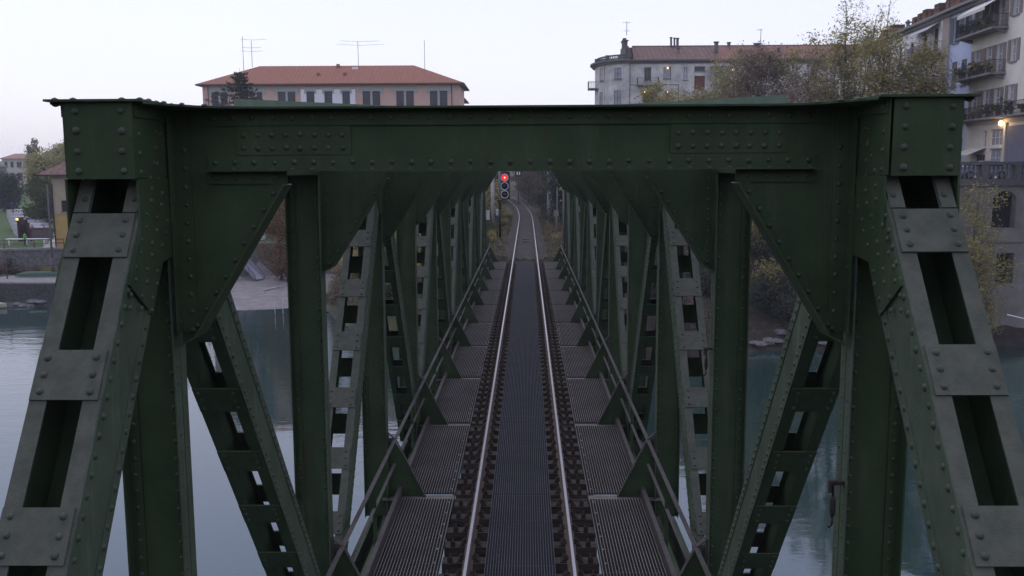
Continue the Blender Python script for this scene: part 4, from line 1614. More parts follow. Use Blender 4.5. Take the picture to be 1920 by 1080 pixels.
m.poly([WB.pt(ub0, zt - 0.9), WB.pt(ub1, zt - 0.9), WB.pt(ub1, zt - 0.9, -0.3), WB.pt(ub0, zt - 0.9, -0.3)])
kid(m, 'white_bay', [WHR], root)
m = MB()
m.poly([WF.pt(ub0, zt - 0.9), WF.pt(ub1, zt - 0.9), WF.pt(ub1, zt), WF.pt(ub0, zt)])
kid(m, 'wall', [PK], root)
PANE = mat('blue_grey_pane', (0.022, 0.024, 0.034), 0.2, spec=0.4, vscale=0.5, col2=(0.045, 0.05, 0.068))
for a, b_, c, d, k in wins:
    (WB if k else WF).window(root, a, b_, c, d, FRAMED, PANE, 1, 3, sill=bool(k))
for f in fl:
    for a, b_ in pairs + singles:
        one = (a, b_) in singles
        Q = WB if one else WF
        e = 0.3 if one else 0.55
        m = MB()
        Q.box(m, u(a) - e, u(b_) + e, zw1 - f + 0.003, zl - f + 0.25, 0.002, 0.07)
        Q.box(m, u(a) - e, u(a) - 0.02, zw1 - f - 0.4, zw1 - f + 0.003, 0.002, 0.065)
        Q.box(m, u(b_) + 0.02, u(b_) + e, zw1 - f - 0.4, zw1 - f + 0.003, 0.002, 0.065)
        if not one:
            Q.box(m, (u(a) + u(b_))/2 - 0.16, (u(a) + u(b_))/2 + 0.16, zw0 - f, zw1 - f + 0.003, 0.002, 0.06)
        kid(m, 'lintel', [LINT], root)
m = MB()
ov = 0.8
x0, x1, y0, y1 = a0.x - ov, b0.x + ov, 150 - ov, 150 + Dp + ov
r0, r1 = at(487, 124, 156.2), at(776, 122.5, 156.2)
A_, B_, C_, D_ = (x0, y0, zt), (x1, y0, zt), (x1, y1, zt), (x0, y1, zt)
m.poly([A_, B_, r1, r0])
m.poly([B_, C_, r1])
m.poly([C_, D_, r0, r1])
m.poly([D_, A_, r0])
kid(m, 'roof', [TILE], root)
m = MB()
for p, q in ((A_, B_), (B_, C_), (C_, D_), (D_, A_)):
    m.bar(Vector(p) - Vector((0, 0, 0.12)), Vector(q) - Vector((0, 0, 0.12)), 0.2, 0.22, (0, 0, 1))
m.poly([Vector(p) - Vector((0, 0, 0.2)) for p in (D_, C_, B_, A_)])
for px in (390.5, 847):
    WF_ = at(px, 180, 149.9)
    m.tube([(WF_.x, 149.86, -3), (WF_.x, 149.86, zt - 0.2)], 0.07, 6)
kid(m, 'gutter', [mat('brown_gutter', (0.10, 0.07, 0.06), 0.6)], root)
m = MB()
for px, py in ((597, 143), (647, 142), (634, 126)):
    q = at(px, py, 152.4 if py > 130 else 155.6)
    m.box(q.x - .25, q.x + .25, q.y - .25, q.y + .25, q.z - 0.9, q.z + 0.5)
kid(m, 'chimney', [TILE], root)
m = MB()
q = at(665.5, 128.5, 154.8)
m.box(q.x - .5, q.x + .5, q.y - .1, q.y + .6, q.z - 0.4, q.z + 0.25)
kid(m, 'skylight', [WHR], root)
q = at(473, 126, 157)
aerial(root, q, at(473, 76, 157).z - q.z, [(1.0*4.5, 4.4, 0.4), (3.2, 3.2, 0), (2.6, 3.6, 0)])
q = at(672, 124, 156.2)
aerial(root, q, at(672, 77, 156.2).z - q.z, [(4.0, 6.5, 0.3), (3.4, 8.0, 0.4)])
q = at(796.5, 131, 156.2)
aerial(root, q, at(796.5, 75, 156.2).z - q.z, [])
q = at(456.5, 120, 158)
aerial(root, (q.x, q.y, zt + 1), at(456.5, 68, 158).z - zt - 1, [])
# annex showing past the right end
an = thing('annex_building', 'low pink annex peeking out past the right end of the pink building', 'building', (-8.2, 175, -3))
m = MB()
p = at(868, 195, 172)
m.box(-16, p.x - .6, 172, 182, -3, p.z + 0.8)
kid(m, 'wall', [PK], an)
m = MB()
zz = p.z + 0.8
xe = at(873, 190, 172).x
m.prism([(-16, 171.3, zz + .01), (xe, 171.3, zz + .01), (xe, 182.7, zz + .01), (-16, 182.7, zz + .01)], (0, 0, 0.15))
m.poly([(-16, 171.3, zz + .17), (xe, 171.3, zz + .17), (xe - 3, 177, zz + 2.2), (-16, 177, zz + 2.2)])
m.poly([(xe, 171.3, zz + .17), (xe, 182.7, zz + .17), (xe - 3, 177, zz + 2.2)])
m.poly([(xe, 182.7, zz + .17), (-16, 182.7, zz + .17), (-16, 177, zz + 2.2), (xe - 3, 177, zz + 2.2)])
kid(m, 'roof', [TILE], an)

# --- grey corner building with the round end
YG = 135
GR = mat('stained_grey_render', (0.42, 0.405, 0.385), 0.92, spec=0.1, vscale=0.7, col2=(0.72, 0.69, 0.65), bump=0.25, bscale=3)
OLDT = tilemat('mossy_brown_roof_tiles', (0.11, 0.07, 0.06), (0.25, 0.15, 0.12), (0.06, 0.042, 0.038), 0.45)
NEWT = tilemat('faded_red_roof_tiles', (0.19, 0.09, 0.07), (0.28, 0.145, 0.11), (0.12, 0.065, 0.052), 0.55)
GZ = 4.5
gl = at(1180, 150, YG)
root = thing('corner_building', 'grey stained building with a round end, balustrade terrace and brown tiled roof', 'building', (gl.x + 10, YG + 5, GZ))
WF = Wall((gl.x, YG, GZ), (1, 0, 0), (0, -1, 0))
u = lambda px: at(px, 140, YG).x - gl.x
z = lambda py: at(1250, py, YG).z
ze = z(113.5)
Wd = u(1578)
Z3 = z(193) - z(149)
wlist = [(1208, 1221, 126, 151, 'd'), (1244, 1258, 126, 147.5, 'l'), (1281, 1289.5, 126, 149.5, 'w'), (1302, 1322, 125, 133.5, 'd3'), (1302, 1322, 142.5, 170, 'o'), (1206, 1223, 171, 196, 'd'), (1248, 1257.5, 171, 196, 'd'), (1281, 1288.5, 171, 196, 'w'), (1484, 1497, 126.5, 152, 'w'), (1412, 1424, 126.5, 152, 'd'), (1448, 1460, 126.5, 152, 'w'), (1520, 1533, 126.5, 152, 'd'), (1556, 1569, 126.5, 152, 'w'), (1412, 1424, 171, 196, 'w'), (1448, 1460, 171, 196, 'd'), (1484, 1497, 171, 196, 'w'), (1520, 1533, 171, 196, 'd')]
ops = [(u(a), u(b_), z(d), z(c), k) for a, b_, c, d, k in wlist]
for f in (1, 2):
    for a in (1208, 1248, 1284, 1306, 1412, 1448, 1484, 1520):
        zz = z(196) - 3.6*f
        if zz > GZ + .6:
            ops.append((u(a), u(a + 12), zz, zz + 1.9, 'd'))
m = MB()
WF.holes(m, 0, Wd, GZ, ze, ops)
Dp = 12
m.poly([WF.pt(Wd, GZ), WF.pt(Wd, GZ, -Dp), WF.pt(Wd, ze, -Dp), WF.pt(Wd, ze)])
m.poly([WF.pt(-4, GZ, -Dp), WF.pt(-4, ze, -Dp), WF.pt(Wd, ze, -Dp), WF.pt(Wd, GZ, -Dp)])
kid(m, 'wall', [GR], root)
WOODW = mat('orange_wood_frame', (0.22, 0.075, 0.025), 0.5, spec=0.3)
for a, b_, c, d, k in ops:
    if k == 'o':
        WF.window(root, a, b_, c, d, WOODW, mat('brown_pane', (0.16, 0.06, 0.025), 0.3, vscale=3, col2=(0.07, 0.04, 0.03)), 4, 2, fw=0.1)
    elif k == 'd3':
        WF.window(root, a, b_, c, d, FRAMED, GLASS, 6, 1, fw=0.06)
    elif k == 'l':
        WF.window(root, a, b_, c, d, FRAMED, GLASS2, 1, 1)
    else:
        WF.window(root, a, b_, c, d, FRAMEW if k == 'w' else FRAMED, GLASS2 if k == 'w' else GLASS, 2, 2)
# lit bulbs seen in three openings
for px, py in ((1252, 127.5), (1209.5, 172.5), (1252.5, 172.5), (1369, 131), (1373, 131)):
    q = at(px, py, YG - 0.12)
    m = MB()
    m.lathe(q, [(0.02, -0.1), (0.085, -0.04), (0.085, 0.04), (0.02, 0.1)], 8)
    kid(m, 'lamp', [WARM], root)
# round end
m = MB()
rc = Vector((gl.x, YG + 6.6, 0))
RR = 6.6
xl = at(1117, 150, YG + 5).x
RX = gl.x - xl
zc = z(118)
for i in range(16):
    t0, t1 = math.pi/2 + math.pi/1*i/16, math.pi/2 + math.pi*(i + 1)/16
    p = [Vector((rc.x + RX*math.cos(tt), rc.y - RR*math.sin(tt), 0)) for tt in (t0, t1)]
    p = [Vector((rc.x + RX*math.cos(tt), rc.y - RR*math.sin(tt), 0)) for tt in (t1, t0)]
    m.smooth = True
    m.poly([(p[0].x, p[0].y, GZ), (p[1].x, p[1].y, GZ), (p[1].x, p[1].y, ze), (p[0].x, p[0].y, ze)])
m.smooth = False
kid(m, 'round_wall', [GR], root)


def ring(m, rx, ry, z0, z1, thick):
    for i in range(16):
        t0, t1 = math.pi/2 + math.pi*i/16, math.pi/2 + math.pi*(i + 1)/16
        P4 = []
        for tt, k in ((t0, 1), (t1, 1), (t1, 0), (t0, 0)):
            e = thick*(1 - k)
            P4.append(Vector((rc.x + (rx - e)*math.cos(tt), rc.y - (ry - e)*math.sin(tt), 0)))
        m.hexa([(q.x, q.y, z0) for q in P4] + [(q.x, q.y, z1) for q in P4])


m = MB()
ring(m, RX + 0.75, RR + 0.75, ze - 0.02, ze + 0.22, 7.0)
ring(m, RX + 0.45, RR + 0.45, ze - 0.3, ze - 0.025, 1.0)
kid(m, 'cornice', [mat('dark_cornice', (0.13, 0.125, 0.12), 0.9, vscale=2, col2=(0.2, 0.19, 0.18))], root)
m = MB()
zb0, zb1 = ze + 0.22, z(100.5)
ring(m, RX - .1, RR - .1, zb0 + 0.003, zb0 + 0.25, 0.3)
ring(m, RX - .1, RR - .1, zb1 - 0.2, zb1, 0.3)
for i in range(49):
    tt = math.pi/2 + math.pi*i/48
    q = (rc.x + (RX - .25)*math.cos(tt), rc.y - (RR - .25)*math.sin(tt), zb0 + 0.24)
    h = zb1 - 0.2 - q[2]
    if i % 12 == 0:
        m.box(q[0] - .3, q[0] + .3, q[1] - .3, q[1] + .3, zb0 + .26, zb1 + 0.05)
    else:
        m.lathe(q, [(0.06, 0), (0.1, h*.35), (0.05, h*.8), (0.07, h)], 6)
kid(m, 'balustrade', [mat('dark_balustrade_stone', (0.11, 0.105, 0.10), 0.9)], root)
# windows on the round wall, set in their own little frames
for px, y0_, y1_, k in ((1128.5, 128, 151.5, 0), (1159, 127, 148, 1), (1128.5, 173, 200, 0), (1159, 170, 197, 1)):
    best = None
    for i in range(200):
        tt = math.pi/2 + math.pi*0.5*i/199
        q = Vector((rc.x + RX*math.cos(tt), rc.y - RR*math.sin(tt), 0))
        if best is None or abs(at(px, 140, q.y).x - q.x) < best[0]:
            best = (abs(at(px, 140, q.y).x - q.x), tt, q)
    tt, q = best[1], best[2]
    nn = Vector((math.cos(tt)/RX, -math.sin(tt)/RR, 0)).normalized()
    uu = Vector((-nn.y, nn.x, 0))
    if uu.x < 0:
        uu = -uu
    hw = 0.55 if k else 0.5
    Wx = Wall(q - uu*hw + nn*0.02, uu, nn)
    zc0, zc1 = at(px, y1_, q.y).z, at(px, y0_, q.y).z
    Wx.window(root, 0, hw*2, zc0, zc1, FRAMED, GLASS2, 2 - (1 - k), 2, deep=-0.05)
    m = MB()
    Wx.box(m, -0.22, -0.003, zc0 - .1, zc1 + .25, -0.03, 0.06)
    Wx.box(m, hw*2 + .003, hw*2 + .22, zc0 - .1, zc1 + .25, -0.03, 0.06)
    Wx.box(m, -0.003, hw*2 + .003, zc1 + .005, zc1 + .25, -0.03, 0.06)
    kid(m, 'window_surround', [GR], root)


def balcony(root, W, u0, u1, zs, out, railm, slabm, h=1.0, step=0.14):
    m = MB()
    W.box(m, u0, u1, zs - 0.16, zs, 0.005, out)
    for uu in (u0 + 0.4, u1 - 0.4):
        m.hexa([W.pt(uu - .1, zs - .5, 0.006), W.pt(uu + .1, zs - .5, 0.006), W.pt(uu + .1, zs - .5, 0.2), W.pt(uu - .1, zs - .5, 0.2), W.pt(uu - .1, zs - .165, 0.006), W.pt(uu + .1, zs - .165, 0.006), W.pt(uu + .1, zs - .165, out*.8), W.pt(uu - .1, zs - .165, out*.8)])
    bo = kid(m, 'balcony', [slabm], root)
    m = MB()
    for uu0, uu1, d0, d1 in ((u0, u1, out - .05, out - .01), (u0, u0 + .04, 0.02, out - .05), (u1 - .04, u1, 0.02, out - .05)):
        W.box(m, uu0, uu1, zs + h - .04, zs + h, d0, d1)
        W.box(m, uu0, uu1, zs + .08, zs + .11, d0, d1)
    uu = u0
    while uu < u1:
        W.box(m, uu - .01, uu + .01, zs + .001, zs + h - .04, out - .04, out - .02)
        uu += step
    dd = 0.1
    while dd < out:
        for uu in (u0 + .02, u1 - .02):
            W.box(m, uu - .01, uu + .01, zs + .001, zs + h - .04, dd - .01, dd + .01)
        dd += step
    sub(m, 'railing', [railm], bo)
    return bo


IRON = mat('dark_iron', (0.05, 0.048, 0.05), 0.7)
balcony(root, WF, u(1194), u(1234), z(159), 1.1, IRON, CONC)
# small balcony at the far left of the round end
m = MB()
q = at(1117, 163, YG + 5.2)
m.box(q.x - 1.15, q.x + .3, q.y - 1.2, q.y + 1.2, q.z - .45, q.z - .25)
bo = kid(m, 'balcony', [CONC], root)
m = MB()
for i in range(9):
    for x in (q.x - 1.12,):
        m.box(x - .02, x + .02, q.y - 1.15 + i*.28, q.y - 1.11 + i*.28, q.z - .249, q.z + .7)
m.box(q.x - 1.15, q.x - 1.09, q.y - 1.18, q.y + 1.18, q.z + .701, q.z + .76)
for yy in (-1.15, 1.11):
    m.box(q.x - 1.08, q.x + .2, q.y + yy, q.y + yy + .04, q.z + .701, q.z + .76)
    for i in range(5):
        m.box(q.x - 1.0 + i*.27, q.x - .96 + i*.27, q.y + yy, q.y + yy + .04, q.z - .249, q.z + .70)
sub(m, 'railing', [IRON], bo)
# glass veranda
m = MB()
u0_, u1_ = u(1333), u(1366)
WF.box(m, u0_, u1_, z(196), z(192), 0.01, 1.6)
WF.box(m, u0_, u1_, z(159.5), z(157.5), 0.01, 1.6)
WF.box(m, u0_ - .2, u1_ + .2, z(127), z(125.3), 0.01, 1.8)
for i in range(5):
    uu = u0_ + (u1_ - u0_)*i/4
    WF.box(m, uu - .05, uu + .05, z(192) + .002, z(159.5) - .002, 1.5, 1.6)
    WF.box(m, uu - .05, uu + .05, z(157.5) + .002, z(127) - .002, 1.5, 1.6)
WF.box(m, u0_, u1_, z(143), z(142), 1.52, 1.58)
vo = kid(m, 'veranda', [mat('pale_green_frame', (0.42, 0.46, 0.46), 0.6)], root)
g = MB()
WF.box(g, u0_ + .03, u1_ - .03, z(192) + .01, z(127.5), 1.45, 1.49)
sub(g, 'pane', [mat('veranda_glass', (0.16, 0.19, 0.20), 0.12, spec=0.6, vscale=0.8, col2=(0.26, 0.29, 0.31))], vo)
# cornice band, gutter, string courses
m = MB()
WF.box(m, 0.02, Wd, ze - 0.12, ze + 0.1, -0.05, 0.55)
WF.box(m, 0.02, Wd, ze - 0.4, ze - 0.125, 0.004, 0.2)
WF.box(m, 0.02, u(1272), z(159.2), z(158.2), 0.004, 0.06)
WF.box(m, u(1180.5), u(1181.5), GZ, ze - .41, 0.004, 0.1)
WF.box(m, u(1272), u(1273), GZ, z(158), 0.004, 0.1)
kid(m, 'cornice', [mat('dark_cornice2', (0.12, 0.115, 0.115), 0.8)], root)
zr = at(1300, 86.5, YG + 6).z
for nm, p0, p1, mt in (('roof', 1186, 1345, OLDT), ('roof', 1345, 1612, NEWT)):
    m = MB()
    xa, xb = gl.x + u(p0), gl.x + u(p1)
    xa2, xb2 = at(p0 - 1, 86, YG + 6).x, at(p1 - 8 if p1 < 1400 else p1, 86, YG + 6).x
    if p0 > 1300:
        xa2 = at(p0 - 8, 86, YG + 6).x
    m.poly([(xa, YG - .5, ze + .11), (xb, YG - .5, ze + .11), (xb2, YG + 6, zr), (xa2, YG + 6, zr)])
    m.poly([(xb, YG + 12.5, ze + .11), (xa, YG + 12.5, ze + .11), (xa2, YG + 6, zr), (xb2, YG + 6, zr)])
    ro = kid(m, nm, [mt], root)
    m = MB()
    m.tube([(xa2, YG + 6, zr), (xb2, YG + 6, zr)], 0.13, 6)
    sub(m, 'ridge', [mt], ro)
# gable wall at the roof end with its stack
m = MB()
xg = gl.x + u(1184)
q = at(1178, 86, YG + 5).z
m.box(xg - .9, xg, YG + .2, YG + 12, ze + .2, ze + 1.9)
m.box(xg - .9, xg - .05, YG + 3.4, YG + 7.4, ze + 1.91, z(80))
m.box(xg - .8, xg - .15, YG + 4.4, YG + 6.6, z(80) + .01, z(68))
m.box(xg - .95, xg, YG + 4.2, YG + 6.8, z(68) + .01, z(66.5))
m.box(xg - .75, xg - .25, YG + 5, YG + 6, z(66.5) + .01, z(61.5))
kid(m, 'chimney', [mat('sooty_brick', (0.07, 0.06, 0.055), 0.9, vscale=2, col2=(0.15, 0.13, 0.12))], root)
for px, t_, b_, wd in ((1258.3, 71.5, 90, .16), (1264.5, 72.5, 90, .14), (1270.3, 73, 90, .2), (1343, 80, 100, .3), (1366.5, 81, 90, .24), (1272, 91, 109, .18), (1389, 93, 110, .2), (1419.5, 83, 91, .4), (1460, 92, 104, .2)):
    q0, q1 = at(px, b_, YG + (5.5 if b_ < 95 else 2.5)), at(px, t_, YG + (5.5 if b_ < 95 else 2.5))
    m = MB()
    m.tube([q0 - Vector((0, 0, .6)), q1], wd, 8)
    m.tube([q1, q1 + Vector((0, 0, .14))], wd*1.45, 8)
    m.tube([q0 - Vector((0, 0, .5)), q0 - Vector((0, 0, .1))], wd*1.9, 8)
    kid(m, 'chimney', [mat('grey_flue', (0.12, 0.11, 0.11), 0.8)], root)
q = at(1175, 66, YG + 5)
aerial(root, q, at(1175, 40, YG + 5).z - q.z, [(at(1175, 42.5, YG + 5).z - q.z, 1.2, 0), (at(1175, 58, YG + 5).z - q.z, .9, 0)])
q = at(1426, 86, YG + 5.9)
aerial(root, q, at(1426, 54, YG + 5.9).z - q.z, [(at(1426, 56, YG + 5.9).z - q.z, .8, -.2)])

# --- the row that runs away along the right bank
SL = 0.0575
FX = lambda Y: 40.5 + SL*(Y - 80)
UF = Vector((SL, 1, 0)).normalized()
NF = Vector((-1, SL, 0)).normalized()


def fY(px, py=150):
    r = ray(px, py)
    k = r.x/r.y
    # CAM.x + k Y = 40.5 + SL (Y - 80)
    return (40.5 - 80*SL - CAM.x)/(k - SL)


def row_wall(px0, px1):                        # far px first: u runs away from the viewer
    Ya, Yb = fY(px1), fY(px0)
    return Wall((FX(Ya), Ya, 4.55), UF, NF), Ya, (Yb - Ya)/UF.y


EZ = 20.3
BRICK = tilemat('red_chimney_brick', (0.16, 0.08, 0.055), (0.24, 0.13, 0.09), (0.08, 0.05, 0.04), 6.0)


def eaves(root, W, L, m2=None):
    m = MB()
    W.box(m, 0, L, EZ, EZ + 0.16, -0.3, 0.75)
    W.box(m, 0, L, EZ - 0.3, EZ - 0.005, 0.004, 0.3)
    W.box(m, 0, L, EZ + 0.165, EZ + 0.27, 0.55, 0.72)
    kid(m, 'eaves', [mat('grey_eaves', (0.2, 0.19, 0.185), 0.8)], root)
    m = MB()
    m.poly([W.pt(0, EZ + .28, .7), W.pt(L, EZ + .28, .7), W.pt(L, EZ + 2.6, -6), W.pt(0, EZ + 2.6, -6)])
    m.poly([W.pt(L, EZ + .28, -12.7), W.pt(0, EZ + .28, -12.7), W.pt(0, EZ + 2.6, -6), W.pt(L, EZ + 2.6, -6)])
    kid(m, 'roof', [OLDT], root)


def body(W, L, ops, root, mt, z0=4.55):
    m = MB()
    W.holes(m, 0, L, z0, EZ, ops)
    m.poly([W.pt(0, z0), W.pt(0, EZ), W.pt(0, EZ, -12), W.pt(0, z0, -12)])
    m.poly([W.pt(L, z0), W.pt(L, z0, -12), W.pt(L, EZ, -12), W.pt(L, EZ)])
    m.poly([W.pt(0, z0, -12), W.pt(0, EZ, -12), W.pt(L, EZ, -12), W.pt(L, z0, -12)])
    return kid(m, 'wall', [mt], root)


def chim(root, px, yt, yb, wd, metal=False, dep=1.5):
    Y = fY(px, yb)
    q0, q1 = at(px, yb, Y), at(px, yt, Y)
    q0 = q0 + Vector((dep, dep*SL, 0))
    # keep the picture size after moving back over the roof
    f = (FX(Y) + dep)/FX(Y)
    m = MB()
    zt_ = CAM.z + (q1.z - CAM.z)*f
    c = at(px, yt, Y)
    c = CAM + (c - CAM)*f
    if metal:
        m.tube([(c.x, c.y, EZ), (c.x, c.y, zt_ - .5)], wd*.7, 8)
        m.lathe((c.x, c.y, zt_ - .5), [(wd*.6, 0), (wd*1.3, .12), (wd*.3, .45)], 8)
        kid(m, 'chimney', [mat('zinc_flue', (0.16, 0.15, 0.155), 0.5)], root)
        return
    m.box(c.x - wd, c.x + wd, c.y - wd, c.y + wd, EZ, zt_ - .55)
    m.box(c.x - wd*1.12, c.x + wd*1.12, c.y - wd*1.12, c.y + wd*1.12, zt_ - .549, zt_ - .40)
    for i in range(4):
        m.box(c.x - wd*1.0, c.x + wd*1.0, c.y - wd*1.0, c.y + wd*1.0, zt_ - .36 + i*.09, zt_ - .31 + i*.09)
    m.box(c.x - wd*.8, c.x + wd*.8, c.y - wd*.8, c.y + wd*.8, zt_ - .40, zt_ - .01)
    kid(m, 'chimney', [BRICK], root)


# far white part of the row
WHITE_R = mat('white_house_render', (0.74, 0.73, 0.73), 0.9, spec=0.1, vscale=0.6, col2=(0.82, 0.81, 0.81))
W, Ya, L = row_wall(1566, 1776)
uw = lambda px, py=120: (fY(px, py) - Ya)/UF.y
zf = lambda px, py: at(px, py, fY(px, py)).z
root = thing('apartment_building', 'white apartment house with brick chimneys and a small railed balcony under an awning', 'building', W.pt(L/2, 4.55))
ops = []
for f_ in range(4):
    zz = EZ - 1.3 - 2.2 - f_*3.75
    q = 6.0
    while q < L - 2:
        if not (f_ == 0 and q < 8.2):
            ops.append((q, q + 1.1, zz, zz + 2.0))
        q += 3.6
db0 = uw(1758, 90)
ops += [(db0, db0 + 1.3, 17.0, 19.4), (db0 + 3.0, db0 + 4.2, 17.0, 19.4)]
ops = [o for o in ops if not (o[2] > 16 and db0 - .4 < o[0] < db0 + 6 and o[3] != 19.4)]
body(W, L, ops, root, WHITE_R)
for o in ops:
    W.window(root, *o, FRAMED, GLASS, 2, 2)
balcony(root, W, db0 - 1.2, db0 + 6.3, 16.95, 1.15, mat('blue_grey_railing', (0.12, 0.13, 0.19), 0.6), CONC)
m = MB()
m.prism([W.pt(db0 - .5, 19.9, .02), W.pt(db0 + 5.8, 19.9, .02), W.pt(db0 + 5.8, 19.1, 1.3), W.pt(db0 - .5, 19.1, 1.3)], (0, 0, 0.05))
kid(m, 'awning', [mat('grey_awning', (0.45, 0.44, 0.46), 0.8)], root)
m = MB()
W.box(m, 0.004, uw(1766.5), 4.56, EZ - .31, 0.004, 0.15)
kid(m, 'pilaster', [mat('beige_render', (0.36, 0.31, 0.26), 0.9)], root)
eaves(root, W, L)
for a in ((1662, 56, 80, .5), (1681.5, 47, 72, .72), (1703, 36, 58, .28, True), (1720, 32, 52, .42), (1731, 25, 47, .45), (1742, 17.5, 42, .5), (1751, 18.5, 38, .4), (1653.5, 69, 80, .22)):
    chim(root, *a)
# narrow pale blue house
BLUE = mat('pale_blue_render', (0.48, 0.55, 0.74), 0.9, spec=0.1, vscale=0.6, col2=(0.55, 0.61, 0.79))
W, Ya, L = row_wall(1776, 1818)
root = thing('apartment_building', 'narrow pale blue house between the white house and the cream balcony house', 'building', W.pt(L/2, 4.55))
ops = []
wd = []
for px0, px1 in ((1785, 1795), (1803, 1813)):
    a, b_ = uw(px1), uw(px0)
    for zz, h in ((17.3, 2.4), (13.2, 2.3), (9.6, 2.2), (6, 2.2)):
        ops.append((a, b_, zz, zz + h))
body(W, L, ops, root, BLUE)
SHB = mat('grey_brown_shutter', (0.14, 0.125, 0.125), 0.8, vscale=6, col2=(0.18, 0.16, 0.155))
for o in ops:
    if o[2] > 17:
        W.window(root, *o, FRAMED, GLASS, 2, 2)
        W.shutters(root, *o, SHB)
    else:
        W.window(root, *o, SHB, SHB, 2, 4, deep=0.05)
eaves(root, W, L)
m = MB()
m.tube([W.pt(L - .3, 5, .15), W.pt(L - .3, EZ - .4, .15)], 0.07, 6)
kid(m, 'downpipe', [mat('grey_pipe', (0.25, 0.25, 0.27), 0.6)], root)
for a in ((1768, 6.5, 30, .62),):
    chim(root, *a)
# cream house with the balconies
CREAM = mat('cream_render', (0.67, 0.62, 0.54), 0.9, spec=0.1, vscale=0.6, col2=(0.76, 0.71, 0.63))
SHT = mat('beige_shutter', (0.24, 0.20, 0.175), 0.8, vscale=6, col2=(0.29, 0.25, 0.22))
Yn = 66.0
Ya = Yn
W = Wall((FX(Yn), Yn, 4.55), UF, NF)
L = (fY(1818) - Yn)/UF.y
root = thing('apartment_building', 'cream apartment house with three planted balconies and beige shutters', 'building', W.pt(L/2, 4.55))
uc = lambda px, py=120: (fY(px, py) - Yn)/UF.y
ops = []
sh = []
floors = [17.2, 13.45, 9.75]
for zf_ in floors:
    a, b_ = uc(1905), uc(1894)
    ops.append((a, b_, zf_ + .75, zf_ + 2.55))
    sh.append(ops[-1])
    for px0, px1 in ((1868, 1880), (1848, 1860), (1826, 1838)):
        ops.append((uc(px1), uc(px0), zf_ + .05, zf_ + 2.5))
        sh.append(ops[-1])
g0_, g1_ = uc(1884.5, 270), uc(1855, 270)
ops.append((g0_, g1_, 7.35, 8.75))
ops.append((g0_, g1_, 4.7, 7.1))
ops.append((uc(1849, 270), uc(1842, 270), 7.3, 8.7))
ops.append((uc(1848, 270), uc(1830, 270), 4.7, 6.6))
body(W, L, ops, root, CREAM)
for o in ops[:-4]:
    W.window(root, *o, FRAMEW, GLASS2, 2, 3)
for o in sh:
    W.shutters(root, *o, SHT, wd=0.55)
W.window(root, *ops[-4], FRAMEW, GLASS2, 4, 2, sill=False)
W.window(root, *ops[-3], FRAMEW, GLASS2, 3, 3, sill=False)
W.window(root, *ops[-2], FRAMEW, GLASS2, 2, 2, sill=False)
W.window(root, *ops[-1], FRAMED, GLASS, 3, 1, sill=False)
eaves(root, W, L)
plants = []
for i, zf_ in enumerate(floors):
    u0_, u1_ = (uc(1887), uc(1817)) if i < 2 else (0.5, L - .3)
    balcony(root, W, u0_, u1_, zf_, 1.35 if i < 2 else 1.0, IRON, CONC, h=1.05)
    plants.append((u0_, u1_, zf_, 1.1 if i < 2 else .75))
m = MB()
m.prism([W.pt(uc(1885, 20), 19.95, .02), W.pt(uc(1832, 20), 19.95, .02), W.pt(uc(1832, 20), 18.95, 1.7), W.pt(uc(1885, 20), 18.95, 1.7)], (0, 0, 0.05))
W.box(m, uc(1885, 20), uc(1832, 20), 18.7, 18.94, 1.69, 1.72)
kid(m, 'awning', [mat('cream_awning', (0.6, 0.57, 0.53), 0.8)], root)
m = MB()
m.prism([W.pt(uc(1850, 260), 7.2, .02), W.pt(uc(1820, 260), 7.2, .02), W.pt(uc(1820, 260), 6.55, 1.6), W.pt(uc(1850, 260), 6.55, 1.6)], (0, 0, 0.05))
kid(m, 'awning', [mat('cream_awning', (0.6, 0.57, 0.53), 0.8)], root)
m = MB()
W.box(m, 0.02, L - .02, 9.2, 9.55, 0.004, 0.16)
W.box(m, uc(1889, 260), uc(1885, 260), 4.56, 9.19, 0.004, 0.22)
kid(m, 'band', [mat('pale_stone_band', (0.5, 0.45, 0.4), 0.9)], root)
m = MB()
W.box(m, 0.4, uc(1889.5, 260), 4.56, 8.9, 0.006, 0.1)
kid(m, 'shadowed_wall_panel', [mat('shaded_grey_blue', (0.13, 0.13, 0.18), 0.7, vscale=1, col2=(0.16, 0.16, 0.21))], root)  # grey-blue wall in shadow, its shade put into the panel colour
for a in ((1783.5, -6, 14, .35), (1793, -6, 10, .35), (1805, -12, 8, .5)):
    chim(root, *a)
# street lamp on the pilaster
q = W.pt(uc(1886.5, 240), 0, .45)
zl_ = at(1884, 231, q.y).z
lamp = thing('wall_lamp', 'lit warm lamp fixed above the glazed ground floor window of the cream house', 'lamp', (q.x, q.y, zl_))
m = MB()
m.lathe((0, 0, 0), [(0.05, -0.22), (0.17, -0.12), (0.19, 0.05), (0.08, 0.2)], 10)
m.build('bulb', [mat('bright_warm_lamp', (1, .8, .5), .5, emit=((1.0, 0.66, 0.30), 9.0))], lamp)
m = MB()
m.tube([(0.42, 0, 0.36), (0.2, 0, 0.4), (0, 0, 0.24)], 0.03, 6)
m.build('bracket', [IRON], lamp)
pl_ = bpy.data.lights.new('lamp_light', 'POINT')
pl_.energy = 40
pl_.color = (1, .66, .32)
pl_.shadow_soft_size = 0.2
po = bpy.data.objects.new('lamp_light', pl_)
C.objects.link(po)
po.parent = lamp
po.location = (-0.5, 0, -0.15)
